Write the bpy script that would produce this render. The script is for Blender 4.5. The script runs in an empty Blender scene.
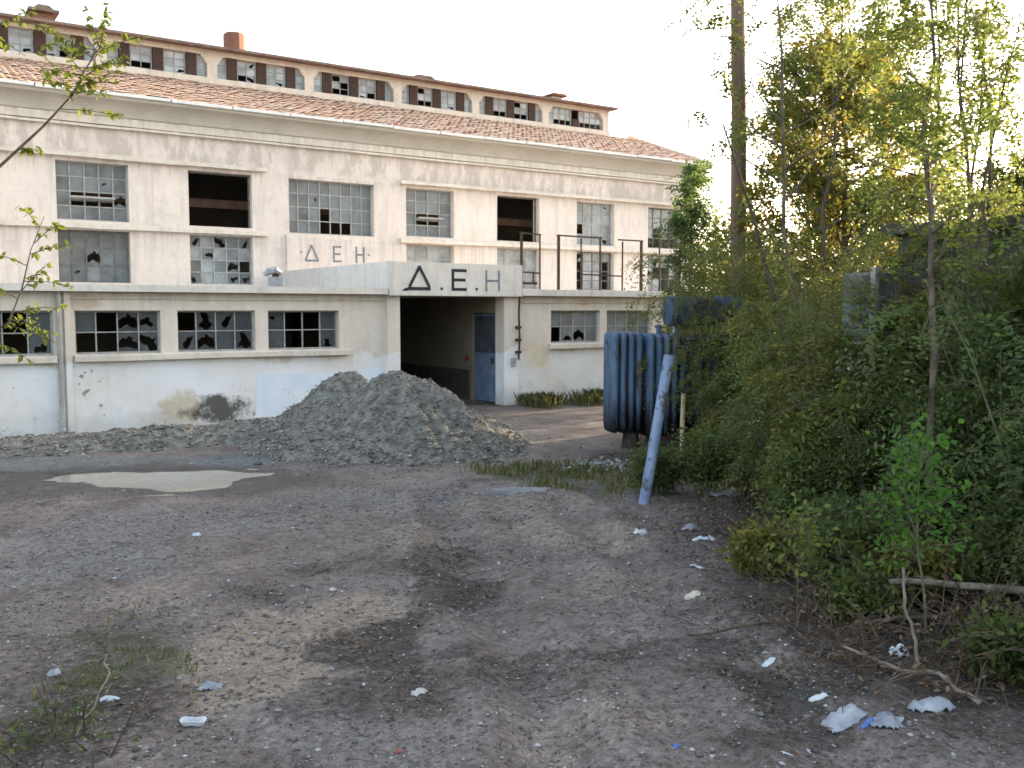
import bpy, bmesh, math, random
import numpy as np
from mathutils import Vector, Matrix, noise as mnoise

# ------------------------------------------------------------------ scene, camera, sky, sun
S = bpy.context.scene
COL = S.collection
R_ = math.radians

CAM = Vector((0.0, 0.0, 2.3))
HEAD = math.atan2(1411, 950)            # angle between the facade direction (+X) and the view
PITCH = math.atan2(74, 950)
F = Vector((math.cos(HEAD)*math.cos(PITCH), math.sin(HEAD)*math.cos(PITCH), -math.sin(PITCH)))
RT = Vector((math.sin(HEAD), -math.cos(HEAD), 0))
UP = RT.cross(F)
cd = bpy.data.cameras.new("camera")
cam = bpy.data.objects.new("camera", cd)
COL.objects.link(cam)
m3 = Matrix((RT, UP, -F)).transposed()
cam.matrix_world = Matrix.Translation(CAM) @ m3.to_4x4()
cd.sensor_width = 36.0
cd.lens = 36.0*950/1024
cd.clip_start = 0.05
cd.clip_end = 3000
S.camera = cam

SUN_AZ = R_(5)          # measured from +X towards +Y
SUN_EL = R_(7.0)
W = bpy.data.worlds.new("World")
S.world = W
W.use_nodes = True
wn = W.node_tree.nodes
wl = W.node_tree.links
wn.clear()
wo = wn.new("ShaderNodeOutputWorld")
wb = wn.new("ShaderNodeBackground")
sky = wn.new("ShaderNodeTexSky")
sky.sky_type = 'NISHITA'
sky.sun_disc = False
sky.sun_elevation = SUN_EL
sky.sun_rotation = math.pi/2 - SUN_AZ
sky.altitude = 0
sky.air_density = 1.0
sky.dust_density = 4.0
sky.ozone_density = 1.0
hsv = wn.new("ShaderNodeHueSaturation")
hsv.inputs["Saturation"].default_value = 0.62
wl.new(sky.outputs[0], hsv.inputs["Color"])
wl.new(hsv.outputs[0], wb.inputs["Color"])
wb.inputs["Strength"].default_value = 0.15
wl.new(wb.outputs[0], wo.inputs["Surface"])

sd = bpy.data.lights.new("sun", 'SUN')
sd.energy = 2.6
sd.angle = R_(0.6)
sd.color = (1.0, 0.80, 0.55)
so = bpy.data.objects.new("sun", sd)
COL.objects.link(so)
sv = Vector((math.cos(SUN_AZ)*math.cos(SUN_EL), math.sin(SUN_AZ)*math.cos(SUN_EL), math.sin(SUN_EL)))
so.rotation_euler = sv.to_track_quat('Z', 'Y').to_euler()
so.location = (30, 10, 20)

S.view_settings.view_transform = 'Standard'
S.view_settings.look = 'None'
S.view_settings.gamma = 1.0
S.view_settings.use_curve_mapping = False
S.view_settings.exposure = 3.1
S.render.engine = 'CYCLES'
S.cycles.use_denoising = True
S.cycles.max_bounces = 8
S.cycles.transparent_max_bounces = 12
S.render.filter_size = 1.6
try:
    S.cycles.filter_width = 1.6
except Exception:
    pass

# ------------------------------------------------------------------ numpy noise
def _hash(ix, iy, iz, seed):
    h = (ix*374761393 + iy*668265263 + iz*2147483647 + seed*974634777) & 0xFFFFFFFF
    h = ((h ^ (h >> 13))*1274126177) & 0xFFFFFFFF
    h = (h ^ (h >> 16)) & 0xFFFFFFFF
    return h.astype(np.float64)/4294967295.0

def vnoise(x, y, seed=0):
    x = np.asarray(x, float); y = np.asarray(y, float)
    ix = np.floor(x).astype(np.int64); iy = np.floor(y).astype(np.int64)
    fx = x-ix; fy = y-iy
    fx = fx*fx*(3-2*fx); fy = fy*fy*(3-2*fy)
    z = np.zeros_like(ix)
    a = _hash(ix, iy, z, seed); b = _hash(ix+1, iy, z, seed)
    c = _hash(ix, iy+1, z, seed); d = _hash(ix+1, iy+1, z, seed)
    return (a*(1-fx)+b*fx)*(1-fy)+(c*(1-fx)+d*fx)*fy

def fbm(x, y, seed=0, octs=4, gain=0.5):
    t = 0; a = 1; n = 0
    x = np.asarray(x, float); y = np.asarray(y, float)
    for k in range(octs):
        t = t+a*vnoise(x*2**k+17.3*k, y*2**k-9.1*k, seed+k); n += a; a *= gain
    return t/n

def smooth(e0, e1, x):
    t = np.clip((x-e0)/(e1-e0), 0, 1)
    return t*t*(3-2*t)

# ------------------------------------------------------------------ materials
MATS = {}
class NT:
    def __init__(s, name):
        s.m = bpy.data.materials.new(name); s.m.use_nodes = True
        s.n = s.m.node_tree.nodes; s.l = s.m.node_tree.links
        s.n.clear()
        s.out = s.n.new("ShaderNodeOutputMaterial")
        MATS[name] = s.m
    def node(s, t, **kw):
        n = s.n.new(t)
        for k, v in kw.items():
            if k in n.inputs.keys(): n.inputs[k].default_value = v
            else: setattr(n, k, v)
        return n
    def link(s, a, b): s.l.new(a, b)
    def pos(s, scale=(1, 1, 1)):
        g = s.node("ShaderNodeNewGeometry")
        mp = s.node("ShaderNodeMapping"); mp.inputs["Scale"].default_value = scale
        s.link(g.outputs["Position"], mp.inputs["Vector"])
        return mp.outputs[0]
    def objc(s, scale=(1, 1, 1)):
        g = s.node("ShaderNodeTexCoord")
        mp = s.node("ShaderNodeMapping"); mp.inputs["Scale"].default_value = scale
        s.link(g.outputs["Object"], mp.inputs["Vector"])
        return mp.outputs[0]
    def noise(s, vec, scale, detail=4, rough=.55):
        n = s.node("ShaderNodeTexNoise"); n.inputs["Scale"].default_value = scale
        n.inputs["Detail"].default_value = detail; n.inputs["Roughness"].default_value = rough
        s.link(vec, n.inputs["Vector"]); return n.outputs["Fac"]
    def ramp(s, fac, stops):
        r = s.node("ShaderNodeValToRGB"); cr = r.color_ramp
        while len(cr.elements) < len(stops): cr.elements.new(0.5)
        for e, (p, c) in zip(cr.elements, stops):
            e.position = p; e.color = (*c, 1) if len(c) == 3 else c
        s.link(fac, r.inputs[0]); return r.outputs[0]
    def gray(s, fac, a, b, va=0.0, vb=1.0):
        m = s.node("ShaderNodeMapRange"); m.inputs[1].default_value = a; m.inputs[2].default_value = b
        m.inputs[3].default_value = va; m.inputs[4].default_value = vb
        s.link(fac, m.inputs[0]); return m.outputs[0]
    def mix(s, fac, a, b, mode='MIX'):
        m = s.node("ShaderNodeMix"); m.data_type = 'RGBA'; m.blend_type = mode
        for v, i in ((fac, 0), (a, 6), (b, 7)):
            if isinstance(v, (int, float)): m.inputs[i].default_value = v
            elif isinstance(v, tuple): m.inputs[i].default_value = (*v, 1)
            else: s.link(v, m.inputs[i])
        return m.outputs[2]
    def math(s, op, a, b=0.0):
        m = s.node("ShaderNodeMath"); m.operation = op
        for v, i in ((a, 0), (b, 1)):
            if isinstance(v, (int, float)): m.inputs[i].default_value = v
            else: s.link(v, m.inputs[i])
        return m.outputs[0]
    def sepz(s, axis=2):
        g = s.node("ShaderNodeNewGeometry"); x = s.node("ShaderNodeSeparateXYZ")
        s.link(g.outputs["Position"], x.inputs[0]); return x.outputs[axis]
    def bump(s, h, strength=.4, dist=.02):
        b = s.node("ShaderNodeBump"); b.inputs["Strength"].default_value = strength
        b.inputs["Distance"].default_value = dist
        s.link(h, b.inputs["Height"]); return b.outputs[0]
    def bsdf(s, col, rough=.9, bump=None, spec=.2, metal=0.0):
        b = s.node("ShaderNodeBsdfPrincipled")
        if isinstance(col, tuple): b.inputs["Base Color"].default_value = (*col, 1)
        else: s.link(col, b.inputs["Base Color"])
        if isinstance(rough, float): b.inputs["Roughness"].default_value = rough
        else: s.link(rough, b.inputs["Roughness"])
        b.inputs["Specular IOR Level"].default_value = spec
        b.inputs["Metallic"].default_value = metal
        if bump is not None: s.link(bump, b.inputs["Normal"])
        s.link(b.outputs[0], s.out.inputs[0]); return b

def simple(name, a, b, scale=4.0, rough=.85, bs=.3, bscale=40.0, spec=.2, stretch=(1, 1, 1), metal=0.0, lo=.35, hi=.65, bd=.01):
    t = NT(name); v = t.pos(stretch)
    c = t.ramp(t.noise(v, scale, 5, .6), [(lo, a), (hi, b)])
    bp = t.bump(t.noise(t.pos(), bscale, 4), bs, bd)
    t.bsdf(c, rough, bp, spec, metal)
    return t.m

def plaster(name, base, alt, grime, lower=None, frieze=None):
    t = NT(name)
    p = t.pos()
    c = t.ramp(t.noise(p, .55, 5, .6), [(.35, base), (.7, alt)])
    fine = t.noise(p, 9, 5, .7)
    c = t.mix(t.gray(fine, .35, .75, 0, .30), c, grime)
    big = t.noise(p, 1.7, 6, .72)
    c = t.mix(t.gray(big, .52, .68, 0, .40), c, grime)
    st = t.noise(t.pos((3.2, 3.2, .28)), 1.6, 5, .65)            # rain streaks
    c = t.mix(t.gray(st, .50, .74, 0, .55), c, grime)
    z = t.sepz()
    run = t.noise(t.pos((5.0, 5.0, .22)), 1.8, 5, .7)
    for zl, dep in ((4.30, .8), (6.02, .55), (2.63, .45), (1.34, .5), (6.78, .4), (7.06, .2)):
        mk_ = t.math('MULTIPLY', t.gray(z, zl-dep, zl-.02, 0, 1), t.gray(z, zl+.01, zl, 0, 1))
        c = t.mix(t.math('MULTIPLY', mk_, t.gray(run, .46, .66, 0, .75)), c, grime)
    if frieze:
        zm = t.math('MULTIPLY', t.gray(z, 6.05, 6.2, 0, 1), t.gray(z, 6.85, 6.75, 0, 1))
        st2 = t.noise(t.pos((2.4, 2.4, .9)), 1.5, 6, .68)
        c = t.mix(t.math('MULTIPLY', zm, t.gray(st2, .45, .57, 0, .85)), c, frieze)
    if lower:
        nz = t.noise(p, 1.4, 4, .6)
        zz = t.math('ADD', z, t.gray(nz, .3, .7, -.14, .14))
        wash = t.gray(zz, 1.36, 1.28, 0, 1)
        c = t.mix(t.math('MULTIPLY', wash, t.gray(t.noise(p, .9, 4), .3, .6, .35, .9)), c, lower)
        # flaked spots with bare render, mostly near the ground
        sp = t.gray(t.noise(p, 5.5, 6, .75), .62, .66, 0, 1)
        c = t.mix(t.math('MULTIPLY', sp, t.gray(zz, 1.2, .2, 0, .75)), c, (.16, .165, .16))
        dm = t.gray(t.math('ADD', z, t.gray(t.noise(p, 2.2, 4), .3, .7, -.25, .25)), .55, 0.0, 0, .45)
        c = t.mix(dm, c, (.30, .29, .26))
    if lower:
        xw = t.sepz(0)
        def stain(cx, cz, rx, rz, col, k, sc):
            dx = t.math('MULTIPLY', t.math('SUBTRACT', xw, cx), 1/rx); dz = t.math('MULTIPLY', t.math('SUBTRACT', z, cz), 1/rz)
            d = t.math('ADD', t.math('MULTIPLY', dx, dx), t.math('MULTIPLY', dz, dz))
            d = t.math('ADD', d, t.gray(t.noise(p, sc, 5, .7), .3, .7, -.75, .75))
            return t.mix(t.gray(d, 1.0, .35, 0, k), c, col)
        c = stain(5.05, .40, .50, .34, (.44, .32, .16), .6, 3.0)
        c = stain(5.75, .30, .75, .30, (.05, .046, .04), .9, 2.2)
        c = stain(13.6, 1.2, .45, .35, (.60, .48, .26), .55, 3.0)
        c = stain(15.1, 2.48, .22, .08, (.45, .27, .12), .6, 5.0)
        c = stain(3.3, 2.45, .35, .16, (.36, .24, .15), .5, 4.0)
    b = t.bump(t.math('ADD', t.noise(p, 2.5, 3), t.noise(p, 45, 3)), .25, .012)
    t.bsdf(c, .92, b, .12)
    return t.m

plaster("plaster_main", (.70, .62, .565), (.63, .56, .51), (.40, .35, .325), None, (.43, .375, .335))
plaster("plaster_wing", (.68, .605, .545), (.62, .55, .48), (.45, .405, .36), (.74, .76, .80))
plaster("plaster_ledge", (.68, .62, .55), (.58, .52, .45), (.34, .31, .27))
plaster("plaster_parapet", (.67, .625, .58), (.58, .54, .50), (.36, .34, .33))
simple("cove_concrete", (.37, .34, .295), (.45, .41, .355), 1.2, .95, .3)
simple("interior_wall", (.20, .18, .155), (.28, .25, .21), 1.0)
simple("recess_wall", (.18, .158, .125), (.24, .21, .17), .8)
simple("dark_wainscot", (.05, .05, .05), (.09, .085, .08), 3)
simple("beam_brown", (.22, .13, .10), (.30, .19, .15), 3)
simple("gutter_white", (.62, .62, .62), (.80, .79, .77), 6)
simple("roof_edge", (.14, .10, .085), (.24, .18, .15), 3)
simple("frame_pale", (.38, .38, .37), (.27, .265, .255), 8, .7)
simple("frame_dark", (.10, .10, .10), (.20, .19, .17), 8, .7)
simple("rusty_steel", (.035, .024, .02), (.085, .05, .038), 9, .8)
simple("letter_black", (.018, .02, .028), (.04, .042, .05), 12, .8)
simple("letter_faded", (.10, .12, .15), (.22, .24, .27), 12, .85)
simple("soot", (.02, .02, .02), (.06, .05, .04), 5)
simple("limestone_wash", (.60, .67, .77), (.70, .75, .81), 2.2)
simple("ochre_stain", (.42, .28, .10), (.50, .38, .20), 6)
simple("door_blue", (.10, .15, .24), (.17, .225, .33), 3, .6)
simple("door_dark", (.045, .055, .075), (.08, .09, .11), 3, .6)
t = NT("post_blue")
c = t.ramp(t.noise(t.pos((1, 1, .35)), 7, 5, .6), [(.35, (.13, .18, .30)), (.65, (.22, .285, .42))])
c = t.mix(t.gray(t.noise(t.pos((1, 1, .8)), 9, 5, .7), .54, .60, 0, .9), c, (.08, .068, .065))
c = t.mix(t.gray(t.noise(t.pos((1, 1, .2)), 14, 4, .6), .55, .75, 0, .5), c, (.34, .37, .43))
t.bsdf(c, .7, t.bump(t.noise(t.pos(), 40, 4), .3, .01), .2)
simple("concrete_grey", (.27, .265, .255), (.40, .39, .375), 2.5, .95, .5, 25)
simple("slab_dirty", (.13, .135, .145), (.24, .245, .255), 5, .95, .6, 20)
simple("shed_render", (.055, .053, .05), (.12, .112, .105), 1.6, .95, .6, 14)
simple("wood_pole", (.10, .066, .048), (.18, .128, .098), 6, .9, .5, 30, stretch=(1, 1, .08))
simple("wood_stake", (.38, .30, .20), (.50, .42, .31), 6, .9, .4, 30, stretch=(1, 1, .15))
simple("bark", (.065, .05, .04), (.15, .12, .10), 14, .95, .6, 60, stretch=(1, 1, .3))
simple("bark_green", (.08, .075, .05), (.16, .14, .10), 14, .95, .5, 60, stretch=(1, 1, .3))
simple("dead_wood", (.10, .082, .066), (.22, .19, .155), 9, .95, .5, 50)
simple("dead_dark", (.045, .035, .03), (.10, .075, .06), 9, .95, .5, 50)
simple("porcelain", (.62, .64, .66), (.74, .75, .76), 4, .25, .05, spec=.5)
simple("grey_steel", (.10, .11, .125), (.19, .20, .22), 3, .55)
simple("plastic_white", (.36, .39, .44), (.52, .54, .58), 6, .5, .2, spec=.4)
simple("plastic_bluewhite", (.13, .15, .19), (.33, .35, .39), 6, .45, .2, spec=.4)
simple("paper_cream", (.40, .36, .28), (.50, .46, .38), 6, .9)
simple("plastic_dark", (.03, .035, .04), (.60, .62, .64), 16, .5, lo=.46, hi=.54)
simple("plastic_blue", (.05, .11, .35), (.09, .18, .45), 6, .4, spec=.4)
simple("plastic_red", (.20, .035, .03), (.30, .08, .07), 6, .4, spec=.4)
simple("lamp_grey", (.22, .24, .27), (.34, .36, .40), 8, .5)
simple("gravel_stone", (.17, .175, .16), (.33, .33, .30), 9, .95)
simple("gravel_heap", (.09, .085, .076), (.22, .21, .19), 7.0, .97, .9, 38, bd=.03)
simple("pebble", (.14, .13, .13), (.34, .32, .32), 7, .95)
simple("twig_brown", (.055, .04, .03), (.13, .095, .075), 9, .95)

# bricks / tiles
def brick_mat(name, c1, c2, mortar, scale, bw=.5, rh=.25):
    t = NT(name)
    g = t.node("ShaderNodeNewGeometry"); sx = t.node("ShaderNodeSeparateXYZ"); t.link(g.outputs["Position"], sx.inputs[0])
    cb = t.node("ShaderNodeCombineXYZ")
    t.link(t.math('ADD', sx.outputs[0], sx.outputs[1]), cb.inputs[0]); t.link(sx.outputs[2], cb.inputs[1])
    b = t.node("ShaderNodeTexBrick"); t.link(cb.outputs[0], b.inputs["Vector"])
    b.inputs["Color1"].default_value = (*c1, 1); b.inputs["Color2"].default_value = (*c2, 1); b.inputs["Mortar"].default_value = (*mortar, 1)
    b.inputs["Scale"].default_value = scale; b.inputs["Brick Width"].default_value = bw; b.inputs["Row Height"].default_value = rh
    b.inputs["Mortar Size"].default_value = .02
    c = t.mix(t.gray(t.noise(t.pos(), 5, 4), .3, .7, 0, .5), b.outputs["Color"], c2)
    t.bsdf(c, .92, t.bump(b.outputs["Fac"], .4, -.01), .1)
brick_mat("brick_dark", (.045, .028, .024), (.07, .042, .035), (.08, .068, .062), 2.0, .42, .14)
brick_mat("brick_red", (.19, .075, .05), (.25, .105, .07), (.22, .18, .155), 2.0, .42, .14)

def tile_mat():
    t = NT("roof_tile")
    g = t.node("ShaderNodeNewGeometry")
    c = t.ramp(g.outputs["Random Per Island"], [(0, (.60, .355, .235)), (.5, (.66, .42, .29)), (.85, (.67, .465, .35)), (1, (.60, .46, .38))])
    c = t.mix(t.gray(t.noise(t.pos(), .6, 4), .4, .65, 0, .55), c, (.65, .46, .36))
    c = t.mix(t.gray(t.noise(t.pos(), 6, 4), .5, .75, 0, .4), c, (.46, .36, .30))
    t.bsdf(c, .93, None, .1)
tile_mat()

def glass_mat(name, col, clear, rough=.25):
    t = NT(name)
    g = t.node("ShaderNodeNewGeometry")
    oi = t.node("ShaderNodeObjectInfo")
    d = t.node("ShaderNodeBsdfPrincipled")
    n = t.noise(t.pos(), 3.0, 5, .65)
    cc = t.mix(t.gray(n, .3, .75), col, tuple(c*.55 for c in col))
    cc = t.mix(t.gray(oi.outputs["Random"], 0, 1, 0, .6), cc, tuple(min(1, c*1.6) for c in col))
    t.link(cc, d.inputs["Base Color"]); d.inputs["Roughness"].default_value = rough
    d.inputs["Specular IOR Level"].default_value = .5
    tr = t.node("ShaderNodeBsdfTransparent"); tr.inputs[0].default_value = (.86, .9, .92, 1)
    mx = t.node("ShaderNodeMixShader")
    f = t.math('ADD', t.gray(n, .3, .7, clear-.12, clear+.10), 0.0)
    t.link(f, mx.inputs[0]); t.link(d.outputs[0], mx.inputs[1]); t.link(tr.outputs[0], mx.inputs[2])
    t.link(mx.outputs[0], t.out.inputs[0])
glass_mat("glass_dusty", (.185, .20, .21), .22)
glass_mat("glass_grimy", (.15, .15, .15), .18, .4)
glass_mat("glass_dark", (.085, .095, .105), .3)
glass_mat("glass_pale", (.34, .36, .375), .25)
glass_mat("glass_clear", (.58, .63, .68), .42, .15)

def leaf_mat(name, stops, trans=.5, clump=None, cscale=.8):
    t = NT(name)
    g = t.node("ShaderNodeNewGeometry")
    c = t.ramp(g.outputs["Random Per Island"], stops)
    if clump:
        c = t.mix(t.gray(t.noise(t.pos(), cscale, 3), .42, .62, 0, .75), c, clump)
    d = t.node("ShaderNodeBsdfPrincipled"); t.link(c, d.inputs["Base Color"])
    d.inputs["Roughness"].default_value = .55; d.inputs["Specular IOR Level"].default_value = .25
    tl = t.node("ShaderNodeBsdfTranslucent")
    t.link(t.mix(1.0, c, (1.1, 1.12, .85), 'MULTIPLY'), tl.inputs[0])
    mx = t.node("ShaderNodeMixShader"); mx.inputs[0].default_value = trans
    t.link(d.outputs[0], mx.inputs[1]); t.link(tl.outputs[0], mx.inputs[2]); t.link(mx.outputs[0], t.out.inputs[0])
leaf_mat("leaf_sunlit", [(0, (.13, .14, .03)), (.4, (.23, .20, .04)), (.75, (.34, .26, .05)), (1, (.39, .225, .05))], .55, (.12, .145, .04), .8)  # backlit gold of the low sun put into the leaf colour
leaf_mat("leaf_mid", [(0, (.075, .105, .03)), (.5, (.125, .165, .042)), (.85, (.185, .21, .052)), (1, (.27, .22, .065))], .5, (.10, .12, .042), .9)
leaf_mat("leaf_deep", [(0, (.05, .075, .028)), (.5, (.09, .125, .038)), (.9, (.135, .165, .045)), (1, (.20, .17, .05))], .48, (.07, .09, .035), .9)
leaf_mat("leaf_bluegreen", [(0, (.065, .11, .045)), (.6, (.11, .165, .06)), (1, (.165, .20, .06))], .5)
leaf_mat("leaf_olive", [(0, (.09, .10, .03)), (.5, (.155, .16, .045)), (.85, (.21, .19, .052)), (1, (.28, .20, .065))], .5, (.10, .12, .035), .8)
leaf_mat("leaf_bright", [(0, (.050, .125, .020)), (.6, (.075, .175, .025)), (1, (.120, .220, .040))], .5)
leaf_mat("leaf_fore", [(0, (.08, .12, .02)), (.45, (.13, .165, .03)), (.8, (.19, .20, .04)), (1, (.34, .17, .06))], .5)
leaf_mat("leaf_dry", [(0, (.075, .045, .026)), (.5, (.128, .079, .045)), (1, (.195, .135, .083))], .2)
leaf_mat("grass_blade", [(0, (.072, .104, .032)), (.45, (.117, .144, .045)), (.75, (.198, .180, .081)), (1, (.270, .225, .126))], .3)
leaf_mat("litter_leaf", [(0, (.05, .035, .025)), (.5, (.10, .07, .05)), (1, (.18, .13, .10))], .1)

# transformer paint
def transf():
    t = NT("transformer_paint"); p = t.objc()
    c = t.ramp(t.noise(p, 2.5, 4), [(.35, (.058, .10, .17)), (.7, (.105, .165, .26))])
    rust = t.gray(t.noise(t.objc((5, 5, 1.0)), 1.6, 6, .75), .50, .60, 0, .9)
    c = t.mix(rust, c, (.075, .045, .03))
    z = t.node("ShaderNodeSeparateXYZ"); tc = t.node("ShaderNodeTexCoord"); t.link(tc.outputs["Object"], z.inputs[0])
    zn = t.math('ADD', z.outputs[2], t.gray(t.noise(t.objc((6, 6, .6)), 2, 4), .3, .7, -.28, .28))
    c = t.mix(t.gray(zn, .95, .45, 0, .97), c, (.008, .008, .009))      # oil soaked foot of the radiators
    t.bsdf(c, .65, t.bump(t.noise(p, 20, 4), .3, .01), .12)
transf()

# ------------------------------------------------------------------ mesh helpers
def tagset(o, label=None, cat=None, group=None, kind=None):
    if label: o["label"] = label
    if cat: o["category"] = cat
    if group: o["group"] = group
    if kind: o["kind"] = kind
    return o

ORG = {}          # root object name -> world origin
def thing(name, loc, label, cat, group=None):
    o = bpy.data.objects.new(name, None); COL.objects.link(o)
    o.location = loc; o.empty_display_size = .2
    tagset(o, label, cat, group)
    ORG[o.name] = Vector(loc)
    return o

def root_org(o):
    while o.parent: o = o.parent
    return ORG.get(o.name, Vector((0, 0, 0)))

def link_mesh(name, me, mat, parent=None, loc=None):
    o = bpy.data.objects.new(name, me); COL.objects.link(o)
    if mat and not me.materials: me.materials.append(MATS[mat])
    if parent: o.parent = parent
    if loc is not None: o.location = loc
    return o

class MB:
    def __init__(s): s.v = []; s.f = []
    def add(s, vs, fs):
        b = len(s.v); s.v += [tuple(v) for v in vs]; s.f += [tuple(i+b for i in q) for q in fs]
    def box(s, x0, x1, y0, y1, z0, z1):
        s.add([(x0, y0, z0), (x1, y0, z0), (x1, y1, z0), (x0, y1, z0), (x0, y0, z1), (x1, y0, z1), (x1, y1, z1), (x0, y1, z1)],
              [(3, 2, 1, 0), (4, 5, 6, 7), (0, 1, 5, 4), (1, 2, 6, 5), (2, 3, 7, 6), (3, 0, 4, 7)])
    def obox(s, c, u, v, w):       # oriented box: centre and three half vectors
        c = Vector(c); u = Vector(u); v = Vector(v); w = Vector(w)
        q = [c+a*u+b*v+d*w for d in (-1, 1) for a, b in ((-1, -1), (1, -1), (1, 1), (-1, 1))]
        s.add(q, [(3, 2, 1, 0), (4, 5, 6, 7), (0, 1, 5, 4), (1, 2, 6, 5), (2, 3, 7, 6), (3, 0, 4, 7)])
    def bar(s, a, b, r, up=(0, 0, 1)):
        a = Vector(a); b = Vector(b); d = (b-a)
        n = d.normalized(); u = n.cross(Vector(up))
        if u.length < .05: u = n.cross(Vector((1, 0, 0)))
        u.normalize(); w = n.cross(u)
        s.obox((a+b)/2, d/2, u*r, w*r)
    def tube(s, pts, rad, sides=7, cap=True, jit=0, rng=None):
        pts = [Vector(p) for p in pts]; n = len(pts); b = len(s.v)
        if not hasattr(rad, '__len__'): rad = [rad]*n
        ref = Vector((.31, .77, .55))
        for i, p in enumerate(pts):
            d = (pts[min(i+1, n-1)]-pts[max(i-1, 0)])
            if d.length < 1e-6: d = Vector((0, 0, 1))
            d.normalize()
            u = d.cross(ref)
            if u.length < .1: u = d.cross(Vector((1, 0, 0)))
            u.normalize(); w = d.cross(u)
            for k in range(sides):
                a = 2*math.pi*k/sides
                r = rad[i]*(1+(rng.uniform(-jit, jit) if jit else 0))
                s.v.append(tuple(p+(u*math.cos(a)+w*math.sin(a))*r))
        for i in range(n-1):
            for k in range(sides):
                k2 = (k+1) % sides
                s.f.append((b+i*sides+k, b+i*sides+k2, b+(i+1)*sides+k2, b+(i+1)*sides+k))
        if cap:
            s.f.append(tuple(b+k for k in reversed(range(sides))))
            s.f.append(tuple(b+(n-1)*sides+k for k in range(sides)))
    def prism(s, poly, z0, z1):    # poly in xy, extruded along z
        n = len(poly)
        s.add([(x, y, z0) for x, y in poly]+[(x, y, z1) for x, y in poly],
              [tuple(reversed(range(n))), tuple(range(n, 2*n))]+[(i, (i+1) % n, n+(i+1) % n, n+i) for i in range(n)])
    def prism_y(s, poly, y0, y1):  # poly in xz (counter clockwise seen from -Y), extruded along y
        n = len(poly)
        s.add([(x, y0, z) for x, z in poly]+[(x, y1, z) for x, z in poly],
              [tuple(range(n)), tuple(reversed(range(n, 2*n)))]+[((i+1) % n, i, n+i, n+(i+1) % n) for i in range(n)])
    def prism_x(s, poly, x0, x1):  # poly in yz, extruded along x
        n = len(poly)
        s.add([(x0, y, z) for y, z in poly]+[(x1, y, z) for y, z in poly],
              [tuple(reversed(range(n))), tuple(range(n, 2*n))]+[(i, (i+1) % n, n+(i+1) % n, n+i) for i in range(n)])
    def wall(s, x0, x1, z0, z1, y, th, holes):   # wall facing -Y with rectangular openings and reveals
        xs = sorted({x0, x1, *[h[0] for h in holes], *[h[1] for h in holes]})
        zs = sorted({z0, z1, *[h[2] for h in holes], *[h[3] for h in holes]})
        xs = [x for x in xs if x0 <= x <= x1]; zs = [z for z in zs if z0 <= z <= z1]
        def inh(xa, xb, za, zb):
            cx, cz = (xa+xb)/2, (za+zb)/2
            return any(h[0] < cx < h[1] and h[2] < cz < h[3] for h in holes)
        for xa, xb in zip(xs, xs[1:]):
            for za, zb in zip(zs, zs[1:]):
                if inh(xa, xb, za, zb): continue
                s.add([(xa, y, za), (xb, y, za), (xb, y, zb), (xa, y, zb)], [(0, 1, 2, 3)])
                s.add([(xa, y+th, za), (xb, y+th, za), (xb, y+th, zb), (xa, y+th, zb)], [(3, 2, 1, 0)])
        for a, b, c, d in holes:
            for q in ([(a, c), (a, d)], [(b, d), (b, c)], [(b, c), (a, c)], [(a, d), (b, d)]):
                (xa, za), (xb, zb) = q
                if abs(za-z0) < 1e-6 and abs(zb-z0) < 1e-6: continue
                s.add([(xa, y, za), (xb, y, zb), (xb, y+th, zb), (xa, y+th, za)], [(0, 1, 2, 3)])
        for (xa, za), (xb, zb) in (((x0, z0), (x0, z1)), ((x1, z1), (x1, z0)), ((x0, z1), (x1, z1))):
            s.add([(xa, y, za), (xb, y, zb), (xb, y+th, zb), (xa, y+th, za)], [(3, 2, 1, 0)])
    def build(s, name, mat, parent=None, smooth_=False, org=None):
        o_ = org if org is not None else (root_org(parent) if parent else Vector((0, 0, 0)))
        me = bpy.data.meshes.new(name)
        me.from_pydata([(x-o_[0], y-o_[1], z-o_[2]) for x, y, z in s.v], [], s.f)
        if smooth_:
            me.polygons.foreach_set("use_smooth", [True]*len(me.polygons))
        me.update()
        ob = link_mesh(name, me, mat, parent)
        if org is not None and not parent: ob.location = o_; ORG[ob.name] = Vector(o_)
        return ob

def np_mesh(name, V, Fq, mat, parent=None, smooth_=False, org=None):
    """V (n,3), Fq (m,k) numpy -> mesh object"""
    o_ = org if org is not None else (root_org(parent) if parent else Vector((0, 0, 0)))
    V = V-np.array(o_)
    me = bpy.data.meshes.new(name)
    m, k = Fq.shape
    me.vertices.add(len(V)); me.vertices.foreach_set("co", V.astype(np.float32).ravel())
    me.loops.add(m*k); me.loops.foreach_set("vertex_index", Fq.astype(np.int32).ravel())
    me.polygons.add(m); me.polygons.foreach_set("loop_start", np.arange(0, m*k, k, dtype=np.int32))
    me.polygons.foreach_set("loop_total", np.full(m, k, dtype=np.int32))
    if smooth_: me.polygons.foreach_set("use_smooth", np.ones(m, dtype=bool))
    me.update(calc_edges=True); me.validate()
    ob = link_mesh(name, me, mat, parent)
    if org is not None and not parent: ob.location = o_; ORG[ob.name] = Vector(o_)
    return ob

# ------------------------------------------------------------------ terrain
def seg_dist(x, y, ax, ay, bx, by):
    dx, dy = bx-ax, by-ay
    t = np.clip(((x-ax)*dx+(y-ay)*dy)/(dx*dx+dy*dy), 0, 1)
    return np.hypot(x-ax-t*dx, y-ay-t*dy), t

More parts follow.
